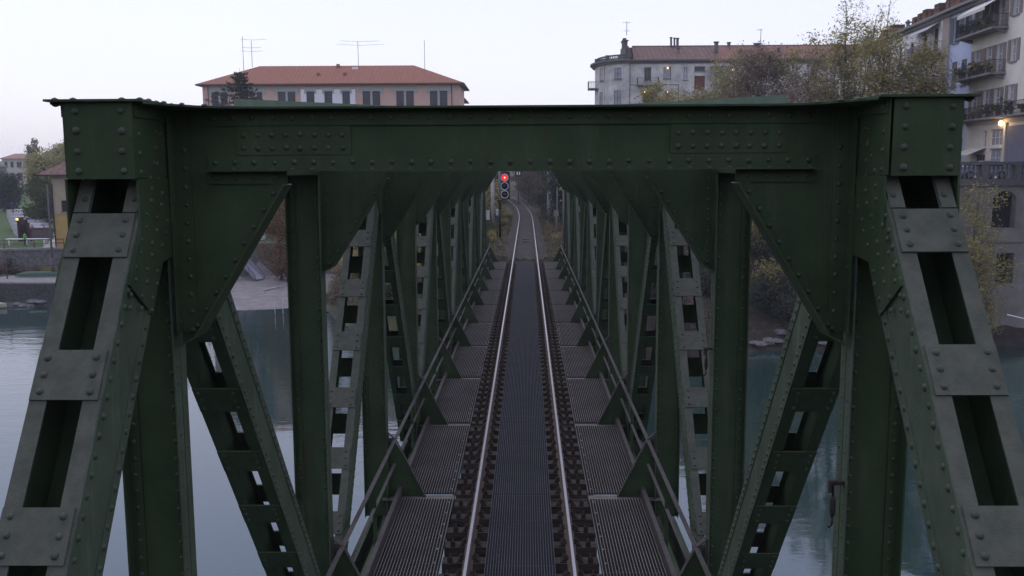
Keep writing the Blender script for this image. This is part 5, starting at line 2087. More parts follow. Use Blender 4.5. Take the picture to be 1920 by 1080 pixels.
# plants in pots on the balconies
POT = mat('terracotta_pot', (0.22, 0.09, 0.055), 0.85)
pm, ps = [], None
for i, (kd) in enumerate(('green', 'olive', 'dark')):
    f_, s_ = shrub_mesh(90 + i, 0.34, 0.75, 420, 0.085, kd)
    b = MB()
    b.lathe((0, 0, -0.32), [(0.13, 0), (0.19, 0.32), (0.21, 0.33), (0.21, 0.38)], 10)
    pm.append((f_, b.mesh('pot', [POT])))
rr = random.Random(44)
nm = ['top', 'middle', 'lowest']
lk = ['leafy green', 'yellowish', 'dark']
for i, (u0_, u1_, zf_, out) in enumerate(plants):
    n = (6, 7, 12)[i]
    for j in range(n):
        uu = lerp(u0_ + .3, u1_ - .3, (j + rr.uniform(.2, .8))/n)
        k = rr.randrange(3)
        p = W.pt(uu, zf_ + .34, out)
        r_ = thing('potted_plant', '%s potted plant in the row on the %s balcony of the cream house' % (lk[k], nm[i]), 'plant', p, '%s potted plants on the %s balcony' % (lk[k], nm[i]))
        link('foliage', pm[k][0], r_)
        link('pot', pm[k][1], r_)
        sc_ = rr.uniform(.6, 1.3)
        r_.scale = (sc_, sc_, sc_)
        r_.location.z = zf_ + .34*sc_

# --- river wall with the balustrade
YB = 72.0
xb0 = 33.2
wallr = thing('river_wall', 'tall grey river wall with an arched niche, doorway and stone balustrade on top', 'wall', (45, YB, -6))
WR = Wall((xb0, YB, -7), (1, 0.035, 0), (0.035, -1, 0))
ur = lambda px, py=400: at(px, py, YB + .3).x - xb0
ztop = 4.5
a0_, a1_ = ur(1858), ur(1903)
zs0, zs1 = at(1880, 428, YB).z, at(1880, 358, YB).z
d0_, d1_ = ur(1866, 500), ur(1899, 500)
dz0, dz1 = at(1880, 533, YB).z, at(1880, 475, YB).z
RIVW = mat('grey_river_wall_render', (0.19, 0.178, 0.16), 0.95, spec=0.1, vscale=0.6, col2=(0.29, 0.272, 0.245), bump=0.4, bscale=4)
m = MB()
WR.holes(m, 0, 34, -7.5, ztop, [(a0_, a1_, zs0, zs1), (d0_, d1_, dz0, dz1)], 0.9)
# arch head: segments closing the hole into a round top
cx_, rx_ = (a0_ + a1_)/2, (a1_ - a0_)/2
m.poly([WR.pt(0, -7.5), WR.pt(0, -7.5, -6), WR.pt(0, ztop, -6), WR.pt(0, ztop)])
kid(m, 'wall', [RIVW], wallr)
m = MB()
N_ = 12
for i in range(N_):
    t0, t1 = math.pi*i/N_, math.pi*(i + 1)/N_
    hA = (at(1880, 358, YB).z - at(1880, 376, YB).z)
    p0 = (cx_ + rx_*math.cos(t0), zs1 - hA + hA*math.sin(t0))
    p1 = (cx_ + rx_*math.cos(t1), zs1 - hA + hA*math.sin(t1))
    m.hexa([WR.pt(p1[0], p1[1], -.3), WR.pt(p0[0], p0[1], -.3), WR.pt(p0[0], p0[1], -.004), WR.pt(p1[0], p1[1], -.004), WR.pt(p1[0], zs1 + .002, -.3), WR.pt(p0[0], zs1 + .002, -.3), WR.pt(p0[0], zs1 + .002, -.004), WR.pt(p1[0], zs1 + .002, -.004)])
WR.box(m, a0_ - .3, a1_ + .8, zs0 - 1.1, zs0 - .9, .003, .18)
kid(m, 'arch_head', [RIVW], wallr)
m = MB()
WR.box(m, a0_, a1_, zs0, zs1, -0.9, -0.85)
uu = a0_ + .1
while uu < a1_:
    WR.box(m, uu - .025, uu + .025, zs0, zs1 - .3, -.62, -.57)
    uu += .2
kid(m, 'arch_grille', [BLACK], wallr)
m = MB()
WR.box(m, d0_, d1_, dz0, dz1, -.9, -.85)
kid(m, 'doorway', [BLACK], wallr)
m = MB()
zc_ = at(1880, 348, YB).z
zb_t = at(1880, 303, YB).z
BAL = mat('weathered_balustrade_stone', (0.085, 0.08, 0.078), 0.9, vscale=3, col2=(0.15, 0.14, 0.135))
WR.box(m, -.2, 34, zc_, zc_ + .22, -.5, .3)
WR.box(m, -.1, 34, zc_ + .223, zc_ + .5, -.45, .12)
WR.box(m, -.1, 34, zb_t - .24, zb_t, -.42, .12)
uu = 0
i = 0
while uu < 33:
    if i % 7 == 0:
        WR.box(m, uu - .27, uu + .27, zc_ + .503, zb_t - .243, -.42, .1)
    else:
        q = WR.pt(uu, zc_ + .5, -.15)
        h = zb_t - .24 - zc_ - .5
        m.lathe(q, [(.10, 0), (.06, .1*h), (.13, .38*h), (.05, .55*h), (.05, .6*h), (.12, .8*h), (.07, .93*h), (.1, h)], 8)
    uu += .34 if i % 7 not in (0, 6) else .46
    i += 1
kid(m, 'balustrade', [BAL], wallr)
# parked car behind the balustrade
def car(loc, rz, label, paint):
    root = thing('parked_car', label, 'car', loc, rz=rz)
    m = MB()
    prof = [(-2.05, .35), (-2.1, .75), (-1.95, .95), (-1.1, 1.02), (-0.45, 1.45), (0.9, 1.47), (1.75, 1.0), (2.05, .92), (2.1, .45), (2.0, .3)]
    for i in range(len(prof)):
        pass
    m.prism([(x, -.82, z_) for x, z_ in prof], (0, 1.64, 0))
    m.build('body', [paint], root)
    m = MB()
    for s in (-1, 1):
        m.prism([(x, s*.823, z_) for x, z_ in ((-.95, 1.03), (-.4, 1.38), (.8, 1.40), (1.45, 1.03))], (0, s*.01, 0))
    m.prism([(-1.07, -.7, 1.055), (-1.07, .7, 1.055), (-.5, .7, 1.44), (-.5, -.7, 1.44)], (-.012, 0, .01))
    m.prism([(1.66, -.7, 1.07), (1.66, .7, 1.07), (.98, .7, 1.44), (.98, -.7, 1.44)], (.012, 0, .01))
    m.build('windscreen', [GLASS], root)
    for x in (-1.3, 1.3):
        for y in (-.75, .75):
            m = MB()
            m.tube([(x, y - .1, .32), (x, y + .1, .32)], .32, 14)
            wo = m.build('wheel', [BLACK], root)
            m = MB()
            m.tube([(x, y - .11, .32), (x, y + .11, .32)], .18, 10)
            m.build('rim', [LINT], wo)
    return root


q = at(1842, 300, 74.4)
car((q.x, 74.6, 4.56), 0.05, 'silver blue parked car showing its roof behind the stone balustrade', mat('silver_blue_car_paint', (0.30, 0.33, 0.45), 0.3, spec=0.6))
# pale pipe sticking out over the water
q0, q1 = at(1889, 590, 66), at(1935, 601, 66.5)
m = MB()
m.tube([q0, q1], 0.05, 6)
m.tube([q1, q1 + Vector((1.5, 3.5, -.6))], 0.05, 6)
tag(m.build('pole', [WHITE]), 'pale pole slanting out of the bushes on the right river bank', 'pole')
# ================================================================== LEFT BANK
YEL = mat('upper_beige_render', (0.36, 0.30, 0.21), 0.9, spec=0.1, vscale=0.8, col2=(0.42, 0.355, 0.25))
OCH = mat('ochre_render', (0.40, 0.27, 0.09), 0.9, spec=0.1, vscale=0.8, col2=(0.45, 0.315, 0.12))
q = at(105, 467, 105)
hx, hz = q.x, q.z
root = thing('riverside_house', 'ochre and beige riverside house with a tiled roof on the left bank', 'house', (hx + 5, 109, hz))
W = Wall((hx, 105, hz), (1, 0.1, 0), (0.1, -1, 0))
ze_ = at(110, 327, 105).z
zb_ = at(110, 400, 105).z
zw0_, zw1_ = at(118, 397.5, 105).z, at(118, 376, 105).z
m = MB()
uh = lambda px: at(px, 380, 105).x - hx
ops = [(uh(114), uh(131), zw0_, zw1_), (uh(114) + 4, uh(131) + 4, zw0_, zw1_)]
W.holes(m, 0, 11, zb_, ze_, ops)
m.poly([W.pt(0, zb_), W.pt(0, ze_), W.pt(0, ze_, -9), W.pt(0, zb_, -9)])
m.poly([W.pt(11, zb_), W.pt(11, zb_, -9), W.pt(11, ze_, -9), W.pt(11, ze_)])
m.m = 1
W.box(m, 0.003, 10.997, hz - 1, zb_ - .12, -9, -0.003)
m.m = 0
W.box(m, -.05, 11.05, zb_ - .118, zb_, -9.05, 0.06)
kid(m, 'wall', [YEL, OCH], root)
for o in ops:
    W.window(root, *o, FRAMED, GLASS, 2, 3)
m = MB()
# roof: eaves overhang to the left, hip to the right
rz_ = ze_ + 2.7
pA, pB, pC, pD = W.pt(-1.5, ze_ - .1, .8), W.pt(12, ze_ - .1, .8), W.pt(12, ze_ - .1, -9.8), W.pt(-1.5, ze_ - .1, -9.8)
r0, r1 = W.pt(2.6, rz_, -4.5), W.pt(8, rz_, -4.5)
m.poly([pA, pB, r1, r0])
m.poly([pB, pC, r1])
m.poly([pC, pD, r0, r1])
m.poly([pD, pA, r0])
m.m = 1
m.poly([Vector(p) - Vector((0, 0, .05)) for p in (pD, pC, pB, pA)])
for p, q_ in ((pA, pB), (pD, pA)):
    m.bar(p, q_, .18, .16, (0, 0, 1))
m.tube([W.pt(-1.3, ze_ - .15, .6), W.pt(-1.0, ze_ - .7, .5), W.pt(0.05, ze_ - 1.1, .1), W.pt(0.05, hz, .1)], .06, 6)
kid(m, 'roof', [OLDT, mat('dark_timber_eaves', (0.035, 0.025, 0.022), 0.8)], root)
# far cream building
c0, c1 = at(4, 305, 300), at(88, 305, 300)
FARC = mat('far_cream_render', (0.45, 0.42, 0.38), 0.9, spec=0.1)
root = thing('far_building', 'far cream building with a low red roof behind the poplar', 'building', ((c0.x + c1.x)/2, 305, 0))
Lf = (c1.x - c0.x)*0.88
cc = (c0 + c1)/2
W = Wall((cc.x - Lf/2*0.877, 300 - Lf/2*0.48, -2), (0.877, 0.48, 0), (0.48, -0.877, 0))
zt_ = at(40, 297.5, 300).z
ops = []
for r_ in range(4):
    z1_ = zt_ - 1.0 - r_*3.6
    for px in (11.5, 22.5, 34, 37.5, 50, 62, 74):
        a = (px - 4)/84*Lf
        ops.append((a - .45, a + .45, z1_ - 1.9, z1_))
m = MB()
W.holes(m, 0, Lf, -2, zt_, ops)
m.poly([W.pt(Lf, -2), W.pt(Lf, -2, -14), W.pt(Lf, zt_, -14), W.pt(Lf, zt_)])
m.poly([W.pt(0, -2), W.pt(0, zt_), W.pt(0, zt_, -14), W.pt(0, -2, -14)])
kid(m, 'wall', [FARC], root)
for o in ops:
    W.window(root, *o, FRAMED, GLASS, 1, 1, sill=False)
m = MB()
ra, rb = W.pt(Lf*.3, zt_ + 1.75, -6), W.pt(Lf*.78, zt_ + 1.75, -6)
m.poly([W.pt(-.8, zt_, .8), W.pt(Lf + .8, zt_, .8), rb, ra])
m.poly([W.pt(Lf + .8, zt_, .8), W.pt(Lf + .8, zt_, -14), rb])
m.poly([W.pt(-.8, zt_, -14), W.pt(-.8, zt_, .8), ra])
m.poly([W.pt(Lf + .8, zt_, -14), W.pt(-.8, zt_, -14), ra, rb])
kid(m, 'roof', [mat('far_roof', (0.27, 0.15, 0.11), 0.9, vscale=.6, col2=(0.31, 0.18, 0.14))], root)
root = thing('far_building', 'long low bluish building on the skyline right of the far cream one', 'building', (-150, 345, 0))
p0, p1 = at(76, 291, 340), at(124, 290, 340)
W = Wall((p0.x, 340, 0), (1, 0, 0), (0, -1, 0))
Lf = p1.x - p0.x
m = MB()
W.box(m, 0, Lf, 0, p0.z - .8, -12, 0)
W.box(m, -.5, Lf + .5, p0.z - .79, p0.z, -12.5, .5)
q = at(81, 288, 340)
W.box(m, 0.5, 3.8, p0.z + .005, q.z, -6, -1)
kid(m, 'wall', [mat('blue_grey_render', (0.20, 0.21, 0.25), 0.9)], root)
root = thing('far_building', 'dark purple grey house cut by the left edge below the far cream building', 'building', (-150, 260, 0))
p1 = at(13, 312, 260)
p1.x -= 7.0
m = MB()
m.box(p1.x - 14, p1.x, 260, 272, -4, p1.z)
kid(m, 'wall', [mat('purple_grey_render', (0.13, 0.115, 0.14), 0.9, vscale=.5, col2=(0.17, 0.15, 0.17))], root)
m = MB()
m.prism([(p1.x - 14.6, 259.4, p1.z + .01), (p1.x + .6, 259.4, p1.z + .01), (p1.x - 7, 259.4, p1.z + 2.2)], (0, 13.2, 0))
kid(m, 'roof', [mat('grey_roof', (0.13, 0.10, 0.11), 0.9)], root)
# quay wall
m = MB()
pts = []
for X in range(-120, -16, 3):
    pts.append((X, wallY(X)))
for i in range(len(pts) - 1):
    (xa, ya), (xb, yb) = pts[i], pts[i + 1]
    zt_ = -3.05 if i else -3.05
    m.hexa([(xa, ya, -8), (xb, yb, -8), (xb, yb + .7, -8), (xa, ya + .7, -8), (xa, ya, -3.5), (xb, yb, -3.5), (xb, yb + .7, -3.5), (xa, ya + .7, -3.5)])
qw = m.build('quay_wall', [STONE])
tag(qw, 'grey stone quay wall along the left bank above the dock and beach', 'wall')
m = MB()
for i in range(len(pts) - 1):
    (xa, ya), (xb, yb) = pts[i], pts[i + 1]
    m.hexa([(xa, ya - .12, -3.496), (xb, yb - .12, -3.496), (xb, yb + .6, -3.496), (xa, ya + .6, -3.496), (xa, ya - .12, -3.26), (xb, yb - .12, -3.26), (xb, yb + .6, -3.26), (xa, ya + .6, -3.26)])
m.build('coping', [CONC], qw)
m = MB()
for i in range(len(pts) - 1):
    (xa, ya), (xb, yb) = pts[i], pts[i + 1]
    for zz in (-2.3, -2.75):
        m.tube([(xa, ya + .3, zz), (xb, yb + .3, zz)], .035, 5)
    m.tube([(xa, ya + .3, -3.258), (xa, ya + .3, -2.27)], .045, 5)
tag(m.build('quay_railing', [mat('maroon_rail', (0.09, 0.035, 0.035), 0.7)]), 'thin maroon railing along the top of the left quay wall', 'railing')
# dock of rough concrete and boulders at the waterline
m = MB()
r = random.Random(8)
m.prism([(-66, 94.6, -9.4), (-47, 93.6, -9.4), (-40, 96.5, -9.4), (-40, 98.5, -9.4), (-66, 101.5, -9.4)], (0, 0, 3.2))
m.m = 1
m.prism([(-66, 94.8, -6.198), (-47, 93.8, -6.198), (-40.2, 96.6, -6.198), (-40.2, 98.5, -6.198), (-66, 101.5, -6.198)], (0, 0, .14))
tag(m.build('dock', [tilemat('dark_rubble', (0.04, 0.038, 0.036), (0.10, 0.096, 0.09), (0.02, 0.02, 0.02), 1.9, kind='vor'), CONC]), 'rough grey concrete dock under the left quay wall', 'dock')
bl = []
for k in range(3):
    m = MB()
    ico = []
    n = 7
    prof = []
    for j in range(5):
        a = -math.pi/2 + math.pi*j/4
        prof.append((max(.03, math.cos(a)*r.uniform(.8, 1.1)), math.sin(a)*.6))
    m.lathe((0, 0, 0), prof, 9)
    m.v = [(x*r.uniform(.8, 1.2), y*r.uniform(.8, 1.2), z_*r.uniform(.8, 1.15)) for x, y, z_ in m.v]
    m.sm = [False]*len(m.sm)
    bl.append(m.mesh('boulder', [mat('pale_boulder', (0.09, 0.085, 0.085), 0.9, vscale=2, col2=(0.2, 0.19, 0.19), bump=.4, bscale=6)]))
for i in range(60):
    if i < 30:
        X = r.uniform(-66, -38)
        X0 = X
    elif i < 45:
        X = r.uniform(6, 31)
    else:
        X = r.uniform(-21, -9)
    Y = shore(X) + r.uniform(-.6, 1.8)
    o = link('boulder', bl[i % 3], None, (X, Y, max(WL, ground(X, Y)) + .08))
    sc_ = r.uniform(.2, .65)
    o.scale = (sc_*1.3, sc_, sc_*.8)
    o.rotation_euler = (0, 0, r.uniform(0, 6))
    sd = 'left bank below the dock' if i < 30 else 'right bank under the trees' if i < 45 else 'left bank beside the beach'
    tag(o, 'pale boulder lying at the waterline of the ' + sd, 'boulder', 'boulders at the waterline of the ' + sd)
# upturned canoe on the dock
q = at(80, 520, 99.5)
root = thing('canoe', 'green canoe lying upside down on the grey dock', 'canoe', (q.x, 99.0, -6.04), rz=0.08)
m = MB()
n = 14
for i in range(n + 1):
    t_ = -1 + 2*i/n
    wv = 0.52*(1 - abs(t_)**2.4) + .02
    hv = 0.5*(1 - abs(t_)**4)*.9 + .12
    for j in range(7):
        a = math.pi*j/6
        m.v.append((t_*2.7, math.cos(a)*wv, .05 + math.sin(a)*hv))
m.smooth = True
for i in range(n):
    for j in range(6):
        a = i*7 + j
        m.face((a, a + 1, a + 8, a + 7))
m.build('hull', [mat('canoe_green', (0.018, 0.05, 0.03), 0.5, spec=.3, vscale=2, col2=(0.03, 0.075, 0.045))], root)
m = MB()
for s in (-1, 1):
    m.tube([(-2.7 + 5.4*i/n, s*(0.52*(1 - abs(-1 + 2*i/n)**2.4) + .03), .05) for i in range(n + 1)], .025, 5)
m.build('gunwale', [mat('pale_gunwale', (0.3, 0.33, 0.3), 0.5)], root)
# tall thin pole in front of the house
q = at(100, 515, 99.6)
m = MB()
m.tube([(q.x, 99.6, -6.1), (q.x, 99.6, at(98, 345, 99.6).z)], [.13, .07], 8)
m.tube([(q.x, 99.6, -6.1), (q.x, 99.6, -4)], .2, 8)
tag(m.build('lamp_post', [mat('grey_brown_post', (0.10, 0.085, 0.095), 0.7)]), 'tall thin grey post standing on the dock in front of the house', 'post')
m = MB()
q = at(14, 525, 97.2)
m.tube([(q.x, 97.2, -6.06), (q.x, 97.2, -4.0)], .06, 6)
q2 = at(100, 498, 99.4)
m.tube([(q.x, 97.2, -5.05), (q2.x, 99.35, -4.75)], .04, 5)
tag(m.build('dock_railing', [mat('maroon_rail', (0.09, 0.035, 0.035), 0.7)]), 'single bar railing slanting along the edge of the dock', 'railing')
# white boat tip at the left edge
q = at(2, 574, 92)
m = MB()
for i in range(9):
    t_ = i/8
    wv = .6*(1 - t_**2.2)
    for j in range(5):
        a = math.pi*j/4
        m.v.append((q.x - 2.6 + 3.2*t_, 92 + math.cos(a)*wv, WL + .5 - math.sin(a)*.62*(1 - .35*t_**3)))
m.smooth = True
for i in range(8):
    for j in range(4):
        a = i*5 + j
        m.face((a, a + 1, a + 6, a + 5))
m.smooth = False
m.prism([(q.x - 2.6, 91.42, WL + .49), (q.x - .4, 91.5, WL + .49), (q.x + .55, 92, WL + .49), (q.x - .4, 92.5, WL + .49), (q.x - 2.6, 92.58, WL + .49)], (0, 0, .06))
tag(m.build('rowing_boat', [mat('cream_boat', (0.5, 0.46, 0.33), 0.6)]), 'cream rowing boat moored at the left edge of the picture', 'boat')
# park terraces, stairs and lamps
m = MB()
base = at(48, 447, 128)
stone = mat('pale_stone_steps', (0.42, 0.41, 0.43), 0.9, vscale=1.5, col2=(0.5, 0.49, 0.5))
for i in range(8):
    yy = 126 + i*2.2
    zz = ground(-67, 124) + .2 + i*.42
    xo = at(52 - i*2.6, 430, yy).x
    m.box(xo - 1.6, xo + 2.6, yy, yy + 2.2, zz - 1.4, zz)
tag(m.build('park_steps', [stone]), 'pale stone terrace steps climbing the park lawn on the left', 'steps')
m = MB()
q = at(75, 414, 150)
m.prism([(at(40, 416, 152).x, 148, at(60, 428, 148).z), (at(105, 416, 152).x, 148, at(60, 428, 148).z), (at(105, 416, 152).x, 160, at(60, 428, 148).z + .9), (at(40, 416, 152).x, 160, at(60, 428, 148).z + .9)], (0, 0, .06))
tag(m.build('park_path', [stone]), kind='structure')
m = MB()
a1_, a2_ = at(75, 468, 106), at(107, 468, 106)
g_ = lambda X, Y: ground(X, Y) + .05
p4 = [(at(74, 466, 105).x, 105.2), (at(104, 466, 105).x, 106), (at(108, 440, 122).x, 124), (at(88, 440, 122).x, 124)]
m.poly([(x, y, g_(x, y) + .03) for x, y in p4])
tag(m.build('promenade_path', [mat('pinkish_paving', (0.30, 0.27, 0.28), 0.9, vscale=2, col2=(0.36, 0.33, 0.34))]), kind='structure')
gl_ = 'yellow park lamps beside the terrace steps'
for px, py, Y, lab in ((67, 401, 140, 'yellow park lamp standing under the dark olive park tree'), (33, 413, 128, 'yellow park lamp beside the terrace steps'), (24.5, 345.5, 200, 'lit orange street lamp beside the dark rounded tree')):
    q = at(px, py, Y)
    gz = ground(q.x, Y)
    root = thing('park_lamp', lab, 'street lamp', (q.x, Y, gz), gl_)
    m = MB()
    m.tube([(0, 0, 0), (0, 0, q.z - gz - .3)], .07, 8)
    m.build('post', [mat('maroon_rail', (0.09, 0.035, 0.035), 0.7)], root)
    m = MB()
    m.lathe((0, 0, q.z - gz), [(.08, -.3), (.26, .2), (.26, .28)], 10)
    m.build('lantern', [mat('yellow_lantern', (.8, .6, .2), .5, emit=((1.0, 0.68, 0.18), 1.4 if py > 380 else 6.0))], root)
# wall blocks and bollards of the terraces
m = MB()
for i in range(6):
    q = at(38 + i*3.6, 440 + i*1.2, 118)
    gz = ground(q.x, 118)
    h = (2.6, 3.0, 2.2, 2.7, 2.3, 1.4)[i]
    o = MB()
    o.box(-.22, .22, -.22, .22, -.1, h)
    o.prism([(-.26, -.26, h + .004), (.26, -.26, h + .004), (.26, .26, h + .004), (-.26, .26, h + .004)], (0, 0, .12))
    ob = o.build('terrace_post', [mat('dark_maroon_post', (0.075, 0.03, 0.035), 0.8)], None, (q.x, 118, gz))
    tag(ob, 'dark maroon post in the short row before the terrace steps', 'post', 'maroon posts before the steps')
m = MB()
q = at(76, 443, 124)
m.box(-1.6, 1.6, -.3, .3, 0, 1.3)
m.box(-1.75, 1.75, -.4, .4, 1.303, 1.42)
tag(m.build('terrace_wall', [mat('maroon_grey_stone', (0.12, 0.09, 0.095), 0.9)], None, (q.x, 124, ground(q.x, 124))), 'low maroon grey parapet below the park lamp', 'wall')
m = MB()
q = at(52, 450, 112)
m.box(-2.6, 2.6, -.4, .4, .72, .79)
for x in (-2.2, 0, 2.2):
    m.box(x - .1, x + .1, -.3, .3, 0, .717)
tag(m.build('park_table', [WHITE], None, (q.x, 112, ground(q.x, 112))), 'long white table on the lawn behind the quay railing', 'table')


# --- small figures on the promenade
SKIN = mat('skin', (0.42, 0.26, 0.19), 0.7)
HAIR = mat('dark_hair', (0.03, 0.02, 0.016), 0.8)


def person(loc, rz, label, top, legs, sit=False):
    me = bpy.data.meshes.new('body')
    J = {'pel': (0, 0, .93), 'waist': (0, 0, 1.08), 'chest': (0, .01, 1.32), 'neck': (0, 0, 1.47), 'head': (0, -.02, 1.60), 'crown': (0, -.01, 1.72)}
    for s, n in ((-1, 'l'), (1, 'r')):
        J['hip' + n] = (s*.10, 0, .90)
        J['kn' + n] = (s*.11, -.04 - .04*s, .50)
        J['an' + n] = (s*.12, .03 + .05*s, .08)
        J['to' + n] = (s*.13, -.14 + .05*s, .04)
        J['sh' + n] = (s*.19, 0, 1.40)
        J['el' + n] = (s*.25, .02, 1.13)
        J['wr' + n] = (s*.24, -.12, .90)
        J['ha' + n] = (s*.235, -.16, .82)
    if sit:
        for s, n in ((-1, 'l'), (1, 'r')):
            J['kn' + n] = (s*.14, -.42, .90)
            J['an' + n] = (s*.14, -.45, .48)
            J['to' + n] = (s*.14, -.62, .44)
        J = {k: (v[0], v[1], v[2] - .42) for k, v in J.items()}
    names = list(J)
    E = [('pel', 'waist'), ('waist', 'chest'), ('chest', 'neck'), ('neck', 'head'), ('head', 'crown')]
    for n in 'lr':
        E += [('pel', 'hip' + n), ('hip' + n, 'kn' + n), ('kn' + n, 'an' + n), ('an' + n, 'to' + n), ('chest', 'sh' + n), ('sh' + n, 'el' + n), ('el' + n, 'wr' + n), ('wr' + n, 'ha' + n)]
    me.from_pydata([J[n] for n in names], [(names.index(a), names.index(b)) for a, b in E], [])
    o = bpy.data.objects.new('body', me)
    C.objects.link(o)
    rad = {'pel': .15, 'waist': .13, 'chest': .16, 'neck': .06, 'head': .095, 'crown': .07, 'hip': .10, 'kn': .065, 'an': .045, 'to': .04, 'sh': .075, 'el': .05, 'wr': .036, 'ha': .04}
    sk = o.modifiers.new('skin', 'SKIN')
    for i, n in enumerate(names):
        k = n if n in rad else n[:-1]
        me.skin_vertices[0].data[i].radius = (rad[k], rad[k]*.85 if k in ('pel', 'waist', 'chest') else rad[k])
    me.skin_vertices[0].data[0].use_root = True
    sd = o.modifiers.new('sub', 'SUBSURF')
    sd.levels = sd.render_levels = 2
    dg = bpy.context.evaluated_depsgraph_get()
    ev = bpy.data.meshes.new_from_object(o.evaluated_get(dg))
    bpy.data.objects.remove(o)
    for mm in (SKIN, top, legs, HAIR):
        ev.materials.append(mm)
    dz = .42 if sit else 0
    for p in ev.polygons:
        c = p.center
        z_ = c.z + dz
        if z_ > 1.62 + .25*(-c.y - .02) or (z_ > 1.52 and c.y > .04):
            p.material_index = 3
        elif z_ > 1.47:
            p.material_index = 0
        elif z_ > .93 or (z_ > .86 and abs(c.x) < .2 and not sit):
            p.material_index = 1 if not (abs(c.x) > .2 and z_ < .93) else 0
        elif abs(c.x) > .2 and z_ > .75:
            p.material_index = 0
        else:
            p.material_index = 2
        p.use_smooth = True
    root = thing('person', label, 'person', loc, rz=rz)
    link('body', ev, root)
    return root


for px, Y, rz, lab, tc_, lc in ((62, 126, .4, 'person in a pink jacket and dark trousers standing by the terrace', (0.5, 0.05, 0.2), (0.03, 0.03, 0.05)), (47, 110, -.3, 'person in a bright green top standing on the lawn by the quay railing', (0.12, 0.36, 0.08), (0.02, 0.02, 0.03)), (28, 140, 1.2, 'person in dark blue clothes on the upper steps', (0.03, 0.05, 0.14), (0.03, 0.03, 0.04)), (84, 126, 2.2, 'person in black clothes standing by the low parapet', (0.015, 0.015, 0.02), (0.02, 0.02, 0.03))):
    q = at(px, 450, Y)
    zz = ground(q.x, Y)
    if px == 28:
        zz = ground(-67, 124) + .2 + 6*.42
    person((q.x, Y, zz), rz, lab, mat('cloth_%d' % px, tc_, .9), mat('trousers_%d' % px, lc, .9))
# gangway down to the beach
p0, p1 = at(452, 492, 110.5), at(482, 523, 107.5)
root = thing('beach_ramp', 'grey metal gangway with side panels sloping down to the beach', 'ramp', (p1.x, p1.y, ground(p1.x, p1.y)))
top_, bot_ = Vector((p0.x - 1, 111.2, -4.6)), Vector((p1.x + .3, 107.6, ground(p1.x, 107.6) + .15))
m = MB()
m.bar(top_, bot_, 1.1, .1, (0.77, 0.64, 0))
kid(m, 'deck', [mat('grey_gangway', (0.24, 0.24, 0.28), 0.7)], root)
d = (bot_ - top_)
sd = Vector((0.64, -0.77, 0)).cross(Vector((0, 0, 1)))
sd = Vector((d.y, -d.x, 0)).normalized()
for s in (-1, 1):
    m = MB()
    o_ = sd*s*.55
    m.prism([top_ + o_ + Vector((0, 0, .1)), bot_ + o_ + Vector((0, 0, .1)), bot_ + o_ + Vector((0, 0, .4)), top_ + o_ + Vector((0, 0, 1.1))], sd*.03)
    kid(m, 'side_panel', [mat('lilac_grey_panel', (0.26, 0.25, 0.32), 0.7)], root)
    m = MB()
    for i in range(5):
        b = top_ + d*i/4 + o_*1.08
        m.tube([b, b + Vector((0, 0, 1.15 - .16*i))], .03, 5)
    m.tube([top_ + o_*1.08 + Vector((0, 0, 1.15)), bot_ + o_*1.08 + Vector((0, 0, .5))], .03, 5)
    kid(m, 'hand_rail', [mat('maroon_rail', (0.09, 0.035, 0.035), 0.7)], root)
# white posts in the shallow water and a driftwood log
for i, (px, py, lab) in enumerate(((516, 570, 'left white post standing in the shallows by the beach'), (531, 567, 'right white post standing in the shallows by the beach'))):
    q = at(px, 595, 88.5)
    m = MB()
    m.tube([(q.x, 88.5, WL - 1), (q.x, 88.5, WL + 1.35)], .04, 8)
    tag(m.build('mooring_post', [mat('dull_white', (.42, .42, .45), .7)]), lab, 'post')
m = MB()
a, b = at(494, 545, 100.5), at(534, 536, 103)
a.z, b.z = ground(a.x, 100.5) + .1, ground(b.x, 103) + .15
m.tube([a, (a + b)/2 + Vector((0, 0, .06)), b], [.11, .09, .05], 7)
m.tube([(a + b)/2, (a + b)/2 + Vector((1.2, 1, .4))], [.05, .02], 5)
tag(m.build('driftwood', [mat('bleached_wood', (0.4, 0.38, 0.36), .9)]), 'bleached driftwood log lying across the beach', 'log')
# pale kiosk above the quay
q0, q1 = at(470, 465, 118), at(486.5, 465, 118)
root = thing('kiosk', 'small white kiosk standing above the quay wall by the beach', 'kiosk', (q0.x, 118, -3.5))
m = MB()
zt_ = at(480, 440, 118).z
m.box(q0.x - 3, q1.x, 118, 121, -3.6, zt_)
kid(m, 'wall', [WHR], root)
m = MB()
m.prism([(q0.x - 3.3, 117.6, zt_ + .005), (q1.x + .25, 117.6, zt_ + .005), (q1.x + .25, 121.4, zt_ + .3), (q0.x - 3.3, 121.4, zt_ + .3)], (0, 0, .1))
kid(m, 'roof', [LINT], root)

# ================================================================== RAILWAY FURNITURE
YS = 76.0
q = at(946, 350, YS)
foot = at(937, 418, YS)
gz = ground(foot.x, YS)
root = thing('railway_signal', 'three lamp railway signal showing red on a grey mast left of the track', 'signal', (foot.x, YS, gz))
zz = lambda py: at(940, py, YS).z - gz
xx = lambda px: at(px, 350, YS).x - foot.x
m = MB()
m.tube([(0, 0, zz(375)), (0, 0, zz(290))], .075, 10)
m.build('mast', [mat('galvanised_mast', (0.26, 0.26, 0.28), 0.5, metal=.4)], root)
m = MB()
m.tube([(.02, 0, 0), (.02, 0, zz(377))], .11, 10)
m.box(-.16, .2, -.14, .14, zz(378), zz(375.5))
m.box(-.10, .16, -.16, .12, zz(392), zz(381))
m.build('mast_base', [BLACK], root)
hx_ = xx(946.3)
m = MB()
m.box(hx_ - .2, hx_ + .42, .09, .6, zz(374), zz(322))
m.tube([(0, 0.05, zz(368)), (hx_, .3, zz(365))], .04, 6)
